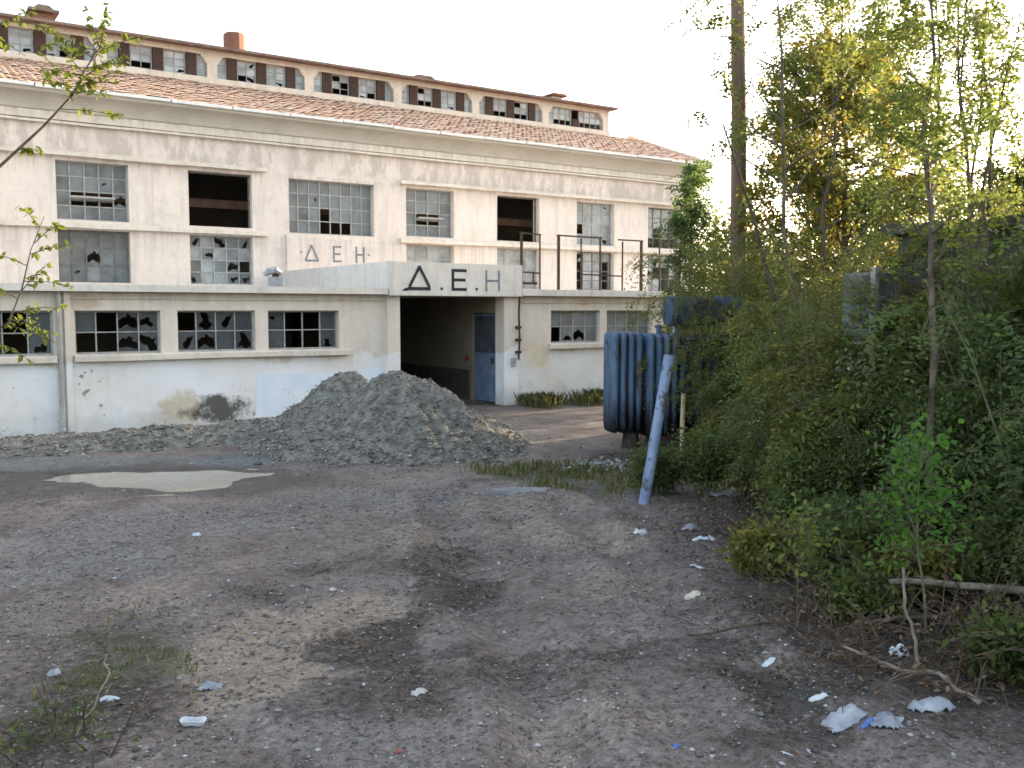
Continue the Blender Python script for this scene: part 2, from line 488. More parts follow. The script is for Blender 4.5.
PUD = (3.05, 13.30, 1.45, .74)       # centre, half length along RT, half width
def puddle_field(x, y):
    u = (x-PUD[0])*RT.x+(y-PUD[1])*RT.y
    v = (x-PUD[0])*(-RT.y)+(y-PUD[1])*RT.x
    r = np.hypot(u/PUD[2], v/PUD[3])
    return r+1.1*(fbm(x*1.7, y*1.7, 5, 4)-.5)

def terrain_z(x, y):
    x = np.asarray(x, float); y = np.asarray(y, float)
    near = 1-smooth(30, 60, np.hypot(x-5, y-8))
    z = .10*(fbm(x*.35, y*.35, 1, 3)-.5)+.05*(fbm(x*1.6, y*1.6, 2, 4)-.5)
    z += .055*(fbm(x*5, y*5, 3, 4, .65)-.5)*smooth(15, 10, y)
    # wheel ruts leading from the front to the yard
    for off in (-.75, .75):
        d, t = seg_dist(x, y, 3.3+off*.83, 3.0-off*.5, 6.3+off*.83, 9.6-off*.5)
        d = d+.25*(fbm(x*1.1, y*1.1, 8, 2)-.5)
        z -= .06*np.exp(-(d/.22)**2)
        z += .045*np.exp(-((d-.38)/.16)**2)
    # a low bank where the shrubs stand
    bx = smooth(.0, 2.2, (x-4.9)*.83-(y-3.2)*.53)*smooth(12.5, 10.5, y)
    z += .10*bx
    pf = puddle_field(x, y)
    flat = smooth(1.55, .9, pf)
    z = z*(1-flat)+(-.045)*flat*smooth(1.25, .55, pf)+(.012*(1-smooth(1.25, .55, pf)))*flat
    d_build = smooth(17.6, 18.9, y)*smooth(-12, -8, x)
    z = z*(1-d_build)
    return z*near

def axis(lo, hi, step, far):
    a = list(np.arange(lo, hi+1e-6, step))
    s = step; p = hi
    while p < far:
        s *= 1.35; p += s; a.append(p)
    s = step; p = lo; pre = []
    while p > -far:
        s *= 1.35; p -= s; pre.append(p)
    return np.array(pre[::-1]+a)

gx = axis(-1.2, 11.5, .05, 900); gy = axis(1.6, 17.8, .05, 900)
GX, GY = np.meshgrid(gx, gy, indexing='xy')
GZ = terrain_z(GX, GY)
nx, ny = len(gx), len(gy)
V = np.stack([GX.ravel(), GY.ravel(), GZ.ravel()], 1)
ii = np.arange(nx-1)[None, :]+nx*np.arange(ny-1)[:, None]
Fq = np.stack([ii, ii+1, ii+1+nx, ii+nx], -1).reshape(-1, 4)

def blobs(lst, x, y, warp=.5, seed=20):
    wx = x+warp*(fbm(x*1.2, y*1.2, seed, 4)-.5)*2; wy = y+warp*(fbm(x*1.2+40, y*1.2, seed+7, 4)-.5)*2
    m = np.zeros_like(x)
    for cx, cy, ru, rv, a in lst:       # ru along camera right, rv along depth
        u = (wx-cx)*RT.x+(wy-cy)*RT.y; v = -(wx-cx)*RT.y+(wy-cy)*RT.x
        m = np.maximum(m, a*smooth(1.35, .55, np.hypot(u/ru, v/rv)))
    return m
DARK = [(3.79, 6.7, .45, .9, .9), (4.4, 7.5, .4, .7, .7), (2.97, 5.81, .5, .7, .95), (2.47, 5.1, .55, .45, .7), (3.4, 4.9, .5, .25, .6), (3.7, 4.88, .9, .16, .7), (4.46, 4.58, .9, .18, .75),
        (4.43, 3.78, .55, .35, 1.0), (4.1, 3.5, .35, .3, .8), (2.48, 7.51, .35, .25, .7), (5.83, 4.69, .9, .9, .6), (3.42, 8.08, .7, .22, .6), (5.18, 8.91, .7, .25, .45), (6.2, 3.6, 1.4, 1.6, .9), (8, 6, 1.8, 2.5, .8), (1.0, 5.6, .5, .8, .7), (.6, 6.3, .4, 1.2, .6), (1.4, 14.9, 1.4, .3, .8), (3.9, 14.6, 1.5, .3, .7), (9.6, 10.6, 1.4, 1.4, .8)]
TAN = [(2.39, 6.2, .75, .7, 1), (1.8, 5.9, .5, .7, .9), (5.97, 7.6, .9, 1.0, .7), (2.92, 6.5, .5, .5, .8), (3.3, 4.1, .6, .5, .5), (4.46, 8.3, .6, .6, .6), (1.74, 7.9, .5, .6, .5), (5.0, 6.0, .5, .7, .5), (6.4, 9.2, 1.2, .7, .5)]
GREY = [(1.66, 9.27, .9, .8, .85), (1.48, 10.31, 1.0, .7, .7), (2.9, 10.45, 1.4, .8, .7), (4.73, 10.55, 1.2, .7, .7), (1.9, 4.67, .6, .4, .6), (8.87, 14.2, 1.6, 2.4, .6), (2.96, 5.36, .3, .3, .4), (6.65, 9.8, .8, .35, .9), (7.3, 9.7, .7, .25, .8), (8.6, 11.0, .6, .3, .8)]
ROAD = [(2.1, 15.6, 3.6, .75, 1), (-1.5, 17.3, 3, 1.1, 1), (5.2, 14.3, 1.2, .7, .8)]
GREEN = [(1.23, 6.64, .45, .7, .8), (8.15, 10.86, .8, .8, .8), (7.66, 9.6, .7, .5, .7), (14.1, 18.6, 3.0, .7, .8), (8.56, 9.61, .7, .7, .8), (7.43, 11.34, .5, .8, .6), (.69, 5.78, .35, .6, .8), (.9, 7.3, .4, .3, .5)]
gmasks = np.stack([blobs(DARK, GX, GY), blobs(TAN, GX, GY, .4, 31), blobs(GREY, GX, GY, .6, 41), blobs(GREEN, GX, GY, .4, 51)], -1).reshape(-1, 4)
groad = blobs(ROAD, GX, GY, .25, 61).ravel()
pfv = puddle_field(GX, GY).ravel()
gwet = smooth(2.1, 1.1, pfv)

t = NT("soil"); p = t.pos()
at1 = t.node("ShaderNodeAttribute", attribute_name="masks"); sp = t.node("ShaderNodeSeparateColor"); t.link(at1.outputs["Color"], sp.inputs[0])
at2 = t.node("ShaderNodeAttribute", attribute_name="extra"); sp2 = t.node("ShaderNodeSeparateColor"); t.link(at2.outputs["Color"], sp2.inputs[0])
n1 = t.noise(p, 1.1, 6, .65); n2 = t.noise(p, 7.5, 6, .7); n3 = t.noise(p, 45, 4, .7)
c = t.ramp(n1, [(.32, (.122, .099, .09)), (.52, (.192, .159, .146)), (.7, (.25, .21, .194))])
def mk(src, lo=.42, hi=.62, k=1.0):
    j = t.math('ADD', t.math('MULTIPLY', src, 1.0), t.gray(n2, .3, .7, -.28, .28))
    return t.gray(j, lo, hi, 0, k)
c = t.mix(mk(sp.outputs[1], .35, .75, .9), c, t.ramp(n2, [(.3, (.25, .20, .16)), (.7, (.31, .257, .21))]))
c = t.mix(mk(sp.outputs[2], .25, .85, .65), c, t.ramp(n2, [(.3, (.125, .122, .124)), (.7, (.235, .23, .234))]))
jd = t.math('ADD', sp.outputs[0], t.math('ADD', t.gray(n2, .3, .7, -.42, .42), t.gray(t.noise(p, 22, 6, .75), .3, .7, -.3, .3)))
c = t.mix(t.gray(jd, .36, .95, 0, .88), c, t.ramp(n2, [(.3, (.022, .021, .019)), (.7, (.075, .066, .058))]))
c = t.mix(mk(at1.outputs["Alpha"], .3, .75, .7), c, (.07, .075, .04))
c = t.mix(mk(sp2.outputs[0], .3, .7, .95), c, t.ramp(n1, [(.3, (.13, .137, .14)), (.7, (.175, .183, .187))]))
wet = sp2.outputs[1]
c = t.mix(t.math('MULTIPLY', wet, .75), c, (.055, .046, .04))
vo = t.node("ShaderNodeTexVoronoi"); vo.inputs["Scale"].default_value = 26; t.link(p, vo.inputs["Vector"])
spk = t.gray(vo.outputs["Distance"], .16, .10, 0, 1)
spk = t.math('MULTIPLY', spk, t.gray(t.noise(p, 2.2, 3), .45, .6, 0, .8))
vc = t.ramp(vo.outputs["Color"], [(.2, (.05, .05, .05)), (.8, (.30, .30, .31))])
c = t.mix(spk, c, vc)
c = t.mix(t.gray(n3, .4, .62, 0, .55), c, t.mix(1.0, c, (.42, .42, .43), 'MULTIPLY'))
n5 = t.noise(p, 16, 8, .8)
c = t.mix(1.0, c, t.ramp(n5, [(.30, (.40, .39, .38)), (.5, (.95, .95, .95)), (.68, (1.5, 1.5, 1.52))]), 'MULTIPLY')
n4 = t.noise(p, 3.2, 6, .75)
c = t.mix(t.gray(n4, .50, .66, 0, .5), c, t.mix(1.0, c, (.45, .44, .44), 'MULTIPLY'))
h = t.math('ADD', t.math('MULTIPLY', n2, .8), t.math('ADD', t.math('MULTIPLY', n3, .35), t.math('MULTIPLY', spk, .35)))
rgh = t.gray(wet, 0, 1, .93, .55)
t.bsdf(c, rgh, t.bump(h, .9, .05), .2)

ground = np_mesh("ground", V, Fq, "soil", None, True)
tagset(ground, "bare brown yard of soil and gravel in front of the factory", None, None, "structure")
ca = ground.data.color_attributes.new("masks", 'FLOAT_COLOR', 'POINT')
ca.data.foreach_set("color", gmasks.astype(np.float32).ravel())
cb = ground.data.color_attributes.new("extra", 'FLOAT_COLOR', 'POINT')
ex = np.zeros((len(V), 4), np.float32); ex[:, 0] = groad; ex[:, 1] = gwet; ex[:, 3] = 1
cb.data.foreach_set("color", ex.ravel())

# puddle water: a sheet lying inside the hollow
t = NT("muddy_water")
b = t.bsdf(t.ramp(t.noise(t.pos(), 1.5, 3), [(.3, (.19, .165, .135)), (.7, (.25, .22, .18))]), t.gray(t.noise(t.pos(), 3, 5, .7), .4, .7, .04, .22), t.bump(t.noise(t.pos(), 5, 2), .06, .01), .5)
b.inputs["IOR"].default_value = 1.33
mbp = MB()
N = 48; pv = []
for k in range(N):
    a = 2*math.pi*k/N
    pv.append((PUD[0]+RT.x*math.cos(a)*PUD[2]*1.5-RT.y*math.sin(a)*PUD[3]*1.5, PUD[1]+RT.y*math.cos(a)*PUD[2]*1.5+RT.x*math.sin(a)*PUD[3]*1.5))
mbp.add([(x, y, -.006) for x, y in pv], [tuple(range(N))])
pd = mbp.build("puddle", "muddy_water")
tagset(pd, "shallow muddy puddle reflecting the pale factory wall", None, None, "structure")

# ------------------------------------------------------------------ factory building
YW, YU, YC = 19.17, 25.47, 29.47       # wing front, main front, clerestory front
XL, XR = -9.0, 25.2
FB = thing("factory_building", (8.0, YW, 0), "derelict cream factory with broken windows and brick clerestory behind the yard", "building")
rng = random.Random(7)

A_WIN = [(.68, 2.33), (3.85, 5.52), (7.0, 8.68), (9.72, 12.30), (13.35, 15.0), (16.58, 18.22), (19.77, 21.40), (22.95, 24.55), (-2.5, -.85), (-5.7, -4.05)]
B_WIN = [w for i, w in enumerate(A_WIN) if i != 3]
ZA, ZB = (4.50, 5.93), (2.98, 4.27)
holes = [(a, b, ZA[0] if i != 3 else 4.43, ZA[1]) for i, (a, b) in enumerate(A_WIN)]+[(a, b, *ZB) for a, b in B_WIN]
m = MB(); m.wall(XL, XR, 0, 7.35, YU, .35, holes)
m.box(XR-.35, XR-.002, YU+.35, 41.0, 0, 7.35)       # right gable wall
m.box(XL, XL+.35, YU+.35, 41.0, 0, 7.35)
m.box(XL, XR, 41.0, 41.35, 0, 7.35)
m.prism_x([(YU+.1, 7.34), (41.3, 7.34), (37.4, 9.0), (YC, 9.0)], XR-.30, XR-.03)
main_wall = m.build("wall", "plaster_main", FB)
m = MB()
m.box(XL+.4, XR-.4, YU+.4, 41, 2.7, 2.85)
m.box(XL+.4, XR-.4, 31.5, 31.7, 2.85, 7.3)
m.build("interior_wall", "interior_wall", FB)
m = MB(); m.box(XL+.4, XR-.4, 27.3, 27.6, 5.18, 5.42); m.build("crane_girder", "beam_brown", FB)

# mouldings, each band is a run of real plaster ledge
def ledge(name, x0, x1, z0, z1, y, out, mat="plaster_ledge"):
    q = MB(); n = max(2, int((x1-x0)/.8)); r = random.Random(int(x0*100+z0*10))
    xs = [x0+(x1-x0)*i/n for i in range(n+1)]
    ring = []
    for x in xs:
        d = r.uniform(-.008, .008); e = r.uniform(-.01, .01)
        ring.append([(x, y+.02, z0), (x, y-out+d, z0+e), (x, y-out+d, z1+e*.6-.015), (x, y-out+.02+d, z1+e*.6), (x, y+.02, z1+.01)])
    for a in ring: q.v += a
    k = 5
    for i in range(n):
        for j in range(k-1):
            q.f.append((i*k+j, (i+1)*k+j, (i+1)*k+j+1, i*k+j+1)[::-1])
    q.f.append(tuple(range(k))); q.f.append(tuple(reversed(range(n*k, n*k+k))))
    o = q.build(name, mat, FB)
    bm = bmesh.new(); bm.from_mesh(o.data); bmesh.ops.recalc_face_normals(bm, faces=bm.faces); bm.to_mesh(o.data); bm.free()
    return o
ledge("hood_ledge", XL, 9.06, 6.02, 6.11, YU, .17)
ledge("hood_ledge", 13.12, XR+.1, 6.02, 6.11, YU, .17)
ledge("sill_ledge", XL, 9.06, 4.30, 4.42, YU, .14)
ledge("sill_ledge", 13.12, XR+.1, 4.30, 4.42, YU, .14)
ledge("frieze_ledge", XL, XR+.1, 6.78, 6.84, YU, .11)
q = MB(); q.box(9.62, 12.36, YU-.045, YU+.02, 2.85, 4.40); q.build("name_panel", "plaster_main", FB)

# cove cornice swept along front and gable return
prof = [(.0, 6.86), (.07, 6.86), (.07, 7.06), (.10, 7.06)]
for k in range(7):
    a = k/6*math.pi/2
    prof.append((.12+.30*(1-math.cos(a)), 7.08+.34*math.sin(a)))
prof += [(.44, 7.44), (.44, 7.52), (0, 7.52)]
q = MB()
for o_, z in prof:
    q.v += [(XL, YU-o_, z), (XR+o_, YU-o_, z), (XR+o_, YU+1.1, z)]
for i in range(len(prof)-1):
    for j in range(2):
        q.f.append((i*3+j, i*3+j+1, (i+1)*3+j+1, (i+1)*3+j))
q.f.append(tuple(i*3+2 for i in range(len(prof))))
cor = q.build("cornice", "cove_concrete", FB)
q = MB()
for o_, z in [(-.02, 6.865), (.078, 6.865), (.078, 7.055), (-.02, 7.055)]:
    q.v += [(XL, YU-o_, z), (XR+o_, YU-o_, z), (XR+o_, YU+1.1, z)]
for i in range(3):
    for j in range(2): q.f.append((i*3+j, i*3+j+1, (i+1)*3+j+1, (i+1)*3+j))
q.build("cornice_band", "plaster_ledge", FB)
# white gutter lip in lengths
x = XL
while x < XR+.4:
    L = min(1.55, XR+.45-x)
    q = MB(); dz = rng.uniform(-.012, .012)
    q.box(x+.015, x+L-.015, YU-.52, YU-.40, 7.515+dz, 7.585+dz); q.build("gutter", "gutter_white", FB); x += 1.55

# roof: slab under real rows of barrel tiles
def roofz(y): return 7.56+(y-(YU-.4))*(9.13-7.56)/(YC-(YU-.4))
q = MB()
q.prism_x([(YU-.42, 7.53), (YC+.02, roofz(YC)-.03), (37.47, roofz(YC)-.03), (41.6, 7.53)], XL, XR+.38)
roof = q.build("roof", "roof_edge", FB)
TV = []; TF = []
rows = 17; y0, y1 = YU-.46, YC-.03
sl = (y1-y0)/rows
xs = np.arange(XL, XR+.30, .18)
for r_i in range(rows):
    for xi, x in enumerate(xs):
        b = len(TV); ya = y0+r_i*sl-.05; yb = ya+sl+.06
        jz = rng.uniform(-.012, .012); jx = rng.uniform(-.012, .012)
        for yy, dz in ((ya, .022+jz), (yb, .0+jz)):
            for k in range(5):
                a = math.pi*k/4
                TV.append((x+jx+.09-.09*math.cos(a), yy, roofz(yy)+dz+.030*math.sin(a)))
        for k in range(4): TF.append((b+k, b+k+1, b+5+k+1, b+5+k))
tiles = np_mesh("roof_tiles", np.array(TV), np.array(TF), "roof_tile", roof)
tiles["kind"] = "stuff"
# gable verge tiles
q = MB()
for i in range(12):
    ya = YU-.44+i*(YC-YU+.5)/12
    q.tube([(XR+.36, ya, roofz(ya)+.02), (XR+.36, ya+.4, roofz(ya+.4)+.05)], .09, 7)
q.build("verge", "roof_tile", roof)

# clerestory
CX = [-9.0+.0, -6.75, -3.62, -.50, 2.63, 5.76, 8.90, 12.0, 15.17, 18.28, 21.37, 24.45]
CZ0, CZ1, CO0, CO1 = 9.0, 10.13, 9.32, 9.98
def clere(y, th, glazed):
    q = MB()
    q.box(CX[0], CX[-1], y-.06, y+th, CZ0, CO0-.02)          # sill wall
    q.box(CX[0], CX[-1], y, y+th, CO1, CZ1)                  # head beam
    for i, x in enumerate(CX[1:]):
        last = i == len(CX)-2
        a, b_ = (x-.30, x) if last else (x-.15, x+.15)
        q.box(a, b_, y+.003, y+th-.003, CO0-.02, CO1)
        c_ = .2
        if True: q.prism_y([(a, CO1-.26), (a, CO1), (a-c_, CO1)][::-1], y+.006, y+th-.006)
        if not last: q.prism_y([(b_, CO1-.26), (b_+c_, CO1), (b_, CO1)][::-1], y+.006, y+th-.006)
    o = q.build("clerestory_frame", "plaster_ledge", FB)
    return o
cfront = clere(YC, .25, True)
cback = clere(37.2, .25, False)
q = MB(); q.box(CX[-1]-.2, CX[-1]-.005, YC+.25, 37.2, CZ0, CZ1-.01); q.build("clerestory_end", "plaster_ledge", FB)
q = MB(); q.prism_x([(YC-.32, 10.13), (37.75, 10.13), (37.75, 10.20), (33.5, 10.52), (YC-.32, 10.20)], CX[0]-.1, CX[-1]+.22)
cr = q.build("clerestory_roof", "roof_edge", FB)

# panes ------------------------------------------------------------
def pane_mesh(kind, mat, seed):
    r = random.Random(seed)
    n = 16
    outer = []
    for k in range(n):
        a = 2*math.pi*(k+.5)/n
        c_, s_ = math.cos(a), math.sin(a); d = max(abs(c_), abs(s_))
        outer.append((c_/d*.5, s_/d*.5))
    outer = [(-.5+k*.25, -.5) for k in range(4)]+[(.5, -.5+k*.25) for k in range(4)]+[(.5-k*.25, .5) for k in range(4)]+[(-.5, .5-k*.25) for k in range(4)]
    vs = []; fs = []
    if kind == 'full':
        vs = [(-.5, 0, -.5), (.5, 0, -.5), (.5, 0, .5), (-.5, 0, .5)]; fs = [(0, 1, 2, 3)]
    else:
        cx, cz, rr = {'big': (0, 0, .40), 'mid': (.08, -.06, .27), 'small': (-.15, .12, .13), 'low': (.05, -.22, .24), 'edge': (.2, -.1, .27)}[kind]
        ph = r.uniform(0, 6.28)
        for k, (x, z) in enumerate(outer):
            vs.append((x, 0, z))
        for k, (x, z) in enumerate(outer):
            a = math.atan2(z-cz, x-cx); q_ = rr*(1+.35*math.sin(2*a+ph)+.25*math.sin(3*a+2*ph))*r.choice((.8, .95, 1.0, 1.1, 1.05, .6))
            vs.append((max(-.5, min(.5, cx+math.cos(a)*q_)), 0, max(-.5, min(.5, cz+math.sin(a)*q_))))
        for k in range(16): fs.append((k, (k+1) % 16, 16+(k+1) % 16, 16+k))
    me = bpy.data.meshes.new("pane_"+kind); me.from_pydata(vs, [], fs); me.update(); me.materials.append(MATS[mat])
    return me
PM = {}
def pane(kind, mat, var=0):
    k = (kind, mat, var)
    if k not in PM: PM[k] = pane_mesh(kind, mat, hash(kind) % 97+var*13 if False else sum(map(ord, kind))+var*13)
    return PM[k]
KEY = {'#': 'full', 'b': 'big', 'm': 'mid', 's': 'small', 'l': 'low', 'e': 'edge'}

def window(x0, x1, z0, z1, y, grid, glass, fmat, bar=.016, label=None, name="window", par=None):
    rows = len(grid); cols = len(grid[0])
    q = MB(); e = .035
    q.box(x0, x0+e, y-.03, y+.03, z0, z1); q.box(x1-e, x1, y-.03, y+.03, z0, z1)
    q.box(x0+e, x1-e, y-.03, y+.03, z0, z0+e); q.box(x0+e, x1-e, y-.03, y+.03, z1-e, z1)
    cw = (x1-x0)/cols; rh = (z1-z0)/rows
    for c_ in range(1, cols): q.box(x0+c_*cw-bar, x0+c_*cw+bar, y-.018, y+.018, z0+e, z1-e)
    for r_ in range(1, rows): q.box(x0+e, x1-e, y-.014, y+.014, z0+r_*rh-bar*.9, z0+r_*rh+bar*.9)
    o = q.build(name, fmat, par or FB)
    if label: o["label"] = label
    og = root_org(o)
    for r_ in range(rows):
        for c_ in range(cols):
            ch = grid[r_][c_]
            if ch == '.': continue
            g_ = glass
            if ch == 'P': g_, ch = "glass_pale", '#'
            if ch == 'D': g_, ch = "glass_grimy", '#'
            me = pane(KEY[ch], g_, rng.randrange(6))
            w = bpy.data.objects.new("pane", me); COL.objects.link(w); w.parent = o
            w.location = Vector((x0+(c_+.5)*cw, y+.004, z1-(r_+.5)*rh))-og
            w.scale = (cw*.985*rng.choice((1, -1)) if ch != '#' else cw*.985, 1, rh*.985)
            w.rotation_euler = (rng.uniform(-.012, .012), 0, rng.uniform(-.02, .02))
    return o

def hopper(par, x0, x1, z, y, h=.36):
    q = MB(); t_ = R_(80)
    u = Vector((0, -math.sin(t_), math.cos(t_)))*h/2
    c_ = Vector(((x0+x1)/2, y-.05, z))
    q.obox(c_, ((x1-x0)/2, 0, 0), u, u.cross(Vector((1, 0, 0)))*(.02/(h/2)))
    return q.build("vent_sash", "frame_pale", par)

yg = YU+.20
A_GRID = {
 0: (["#####", "##m##", "#####", "#l###"], "glass_dusty", "frame_pale"),
 1: (["#####", "###s#", "#...b", "#####"], "glass_dusty", "frame_pale"),
 3: (["########", "##s#####", "###.####", "###...##"], "glass_dusty", "frame_pale"),
 4: (["####", "####", "#..#", "####"], "glass_dusty", "frame_pale"),
 6: (["#P#s", "#PPP", ".PP#", "PPPe"], "glass_pale", "frame_pale"),
 7: (["PPP#", "#PPP", "P.P#", "...."], "glass_pale", "frame_dark"),
}
for i, (a, b_) in enumerate(A_WIN):
    if i in (8, 9): g_ = (["#####"]*4, "glass_dusty", "frame_pale")
    elif i in A_GRID: g_ = A_GRID[i]
    else: continue
    z0 = ZA[0] if i != 3 else 4.43
    o = window(a, b_, z0, ZA[1], yg, *g_)
    if i == 1: hopper(o, a+.33, a+1.34, z0+.54, yg)
    if i == 4: hopper(o, a+.42, a+1.25, z0+.54, yg)
for a, b_ in (A_WIN[2], A_WIN[5]):          # stripped openings keep a bare surround
    q = MB(); e = .04
    q.box(a, a+e, yg-.03, yg+.03, ZA[0], ZA[1]); q.box(b_-e, b_, yg-.03, yg+.03, ZA[0], ZA[1]); q.box(a+e, b_-e, yg-.03, yg+.03, ZA[1]-e, ZA[1])
    o = q.build("window", "frame_dark", FB); o["label"] = "empty window opening with no panes left"
B_GRID = {
 0: (["####", "#l##", "####"], "glass_grimy", "frame_dark"),
 1: (["DDDDD", "DDb##", "#s###"], "glass_dusty", "frame_dark"),
 2: (["mPb#l", "PeP#P", "DP#b.", "ePPmm"], "glass_dusty", "frame_pale"),
 3: (["####", "#P##", "####"], "glass_pale", "frame_pale"),
 4: (["P#s#", "#PPP", "####", "D.##"], "glass_pale", "frame_pale"),
 5: (["bP#P", ".P#.", ".PP.", ".P#."], "glass_pale", "frame_dark"),
 6: (["Pb#P", "m..#", "#P.."], "glass_pale", "frame_dark"),
}
for i, (a, b_) in enumerate(B_WIN):
    g_ = B_GRID.get(i, (["####"]*3, "glass_grimy", "frame_dark"))
    window(a, b_, ZB[0], ZB[1], yg, *g_)

# clerestory glazing: brick piers and small sashes
for i in range(len(CX)-1):
    a = CX[i]+(.15 if i else 0); b_ = CX[i+1]-(.15 if i < len(CX)-2 else .30)
    L = b_-a; last = i == len(CX)-2
    fr = [.17, .50, .84]
    pw = .15
    edges = [a]
    yy = YC+.13
    for k, f_ in enumerate(fr):
        if last and k != 1: continue
        xc = a+L*f_
        q = MB(); q.box(xc-pw, xc+pw, yy-.09, yy+.08, CO0-.02, CO1 if not last else CO0+.3); q.build("brick_pier", "brick_dark", FB)
        if not last: edges += [xc-pw, xc+pw]
    edges.append(b_)
    if last: edges = [a, a+L*.5-pw-.02, a+L*.5+pw+.02, b_]
    for k in range(0, len(edges), 2):
        x0_, x1_ = edges[k]+.01, edges[k+1]-.01
        half = (x1_-x0_) < .5
        opts = [["##", "##", "#m"], ["##", "##", "##"], ["##", "#P", "l."], ["#m", "##", ".b"], ["##", "##", ".."], [".#", "##", ".."]]
        if i == 7 and k == 2: gr = [".P", "P.", ".."]
        elif last: gr = ["####", "####", "#..."] if k == 0 else ["####", "####", "...."]
        elif half: gr = ["#", "#", "#"]
        else: gr = rng.choice(opts)
        window(x0_, x1_, CO0+.0, CO1-.005, yy, gr, "glass_clear", "frame_pale", bar=.010, name="clerestory_window")

# chimneys and roof vents on the clerestory roof
q = MB(); q.box(4.42, 4.98, 32.2, 32.8, 10.3, 11.22); o1 = q.build("chimney", "brick_red", FB); o1["label"] = "brick chimney with a flat overhanging cap"
q = MB(); q.box(4.28, 5.12, 32.03, 32.97, 11.22, 11.30); q.prism_y([(4.4, 11.30), (5.0, 11.30), (4.85, 11.42), (4.55, 11.42)], 32.1, 32.9); q.build("cap", "roof_edge", o1)
q = MB(); q.box(10.35, 10.75, 32.2, 32.6, 10.3, 10.95); o2 = q.build("chimney", "porcelain", FB); o2["label"] = "chimney pot of red clay on a narrow pale neck"
q = MB(); q.tube([(10.55, 32.4, 10.95), (10.55, 32.4, 11.0), (10.55, 32.4, 11.5), (10.55, 32.4, 11.56)], [.30, .36, .36, .30], 12); q.build("chimney_pot", "brick_red", o2)
for xv, zt, mt in ((17.6, 10.98, "roof_edge"), (23.9, 11.1, "brick_red")):
    q = MB(); q.box(xv-.22, xv+.22, 32.2, 32.6, 10.3, zt); v_ = q.build("roof_vent", "porcelain", FB)
    q = MB(); q.prism_y([(xv-.45, zt), (xv+.45, zt), (xv+.3, zt+.09), (xv-.3, zt+.09)], 32.0, 32.8); q.build("vent_cap", mt, v_)

# ground floor wing ---------------------------------------------------
GW = [(-3.5, -1.9), (-1.55, .05), (1.12, 2.77), (3.13, 4.67), (4.99, 6.55), (6.82, 8.40), (14.08, 15.65), (15.88, 17.45), (18.0, 19.6), (20.2, 21.8)]
GZ0, GZ1 = 1.47, 2.29
RX0, RX1, RZ = 9.83, 12.62, 2.62
XWR = 24.5
m = MB(); m.wall(XL, XWR, 0, 2.64, YW, .3, [(a, b_, GZ0, GZ1) for a, b_ in GW]+[(RX0, RX1, 0, RZ)])
m.box(XWR-.3, XWR-.002, YW+.3, YU-.02, 0, 2.64); m.box(XL, XL+.3, YW+.3, YU-.02, 0, 2.64)
wing_wall = m.build("wing_wall", "plaster_wing", FB)
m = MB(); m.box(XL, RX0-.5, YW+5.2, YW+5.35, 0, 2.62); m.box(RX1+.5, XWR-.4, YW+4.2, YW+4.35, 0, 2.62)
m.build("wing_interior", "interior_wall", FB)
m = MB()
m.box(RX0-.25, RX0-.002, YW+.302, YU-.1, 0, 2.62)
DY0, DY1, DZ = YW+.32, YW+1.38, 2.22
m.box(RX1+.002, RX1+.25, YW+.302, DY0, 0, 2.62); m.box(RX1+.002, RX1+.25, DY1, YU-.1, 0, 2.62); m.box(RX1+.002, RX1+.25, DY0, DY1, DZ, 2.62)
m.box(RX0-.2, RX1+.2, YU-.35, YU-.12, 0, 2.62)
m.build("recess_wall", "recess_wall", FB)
m = MB(); m.box(RX1-.012, RX1+.001, DY1+.12, YU-.4, .02, .78); m.build("wainscot", "dark_wainscot", FB)
m = MB(); m.box(RX1+.06, RX1+.12, DY0+.02, DY1-.02, .03, DZ-.02)
door = m.build("door", "door_blue", FB); door["label"] = "blue steel door with dark barred upper half in the entrance recess"
m = MB()
m.box(RX1+.045, RX1+.06, DY0+.06, DY1-.06, 1.24, 2.14); m.build("window_panel", "door_dark", door)
for k in range(5):
    m = MB(); yk = DY0+.18+k*(DY1-DY0-.36)/4; m.box(RX1+.025, RX1+.045, yk-.014, yk+.014, 1.28, 2.10); m.build("bar", "door_dark", door)
m = MB(); m.box(RX1+.01, RX1+.06, DY0+.14, DY0+.2, .98, 1.12); m.build("handle", "rusty_steel", door)
m = MB(); m.box(RX1-.05, RX1, DY1+.15, DY1+.27, 1.02, 1.16); m.build("switch_box", "plastic_red", FB)["label"] = "small red box on the recess wall"
# ceiling / roof slab with projecting edge
m = MB(); m.box(XL, RX0-.35, YW-.22, YU-.005, 2.645, 2.775); m.box(RX1+.45, XWR+.2, YW-.22, YU-.005, 2.645, 2.80); m.box(RX0-.35, RX1+.45, YW+.01, YU-.005, 2.625, 2.77)
slab = m.build("terrace_slab", "plaster_parapet", FB)
# parapet over the entrance with the painted name
m = MB(); m.box(9.50, 13.05, YW-.235, YW-.02, 2.622, 3.37); m.box(9.50, 9.72, YW-.02, YU-.01, 2.78, 3.37); m.box(12.85, 13.05, YW-.02, YU-.01, 2.82, 3.37)
par = m.build("parapet", "plaster_parapet", FB)
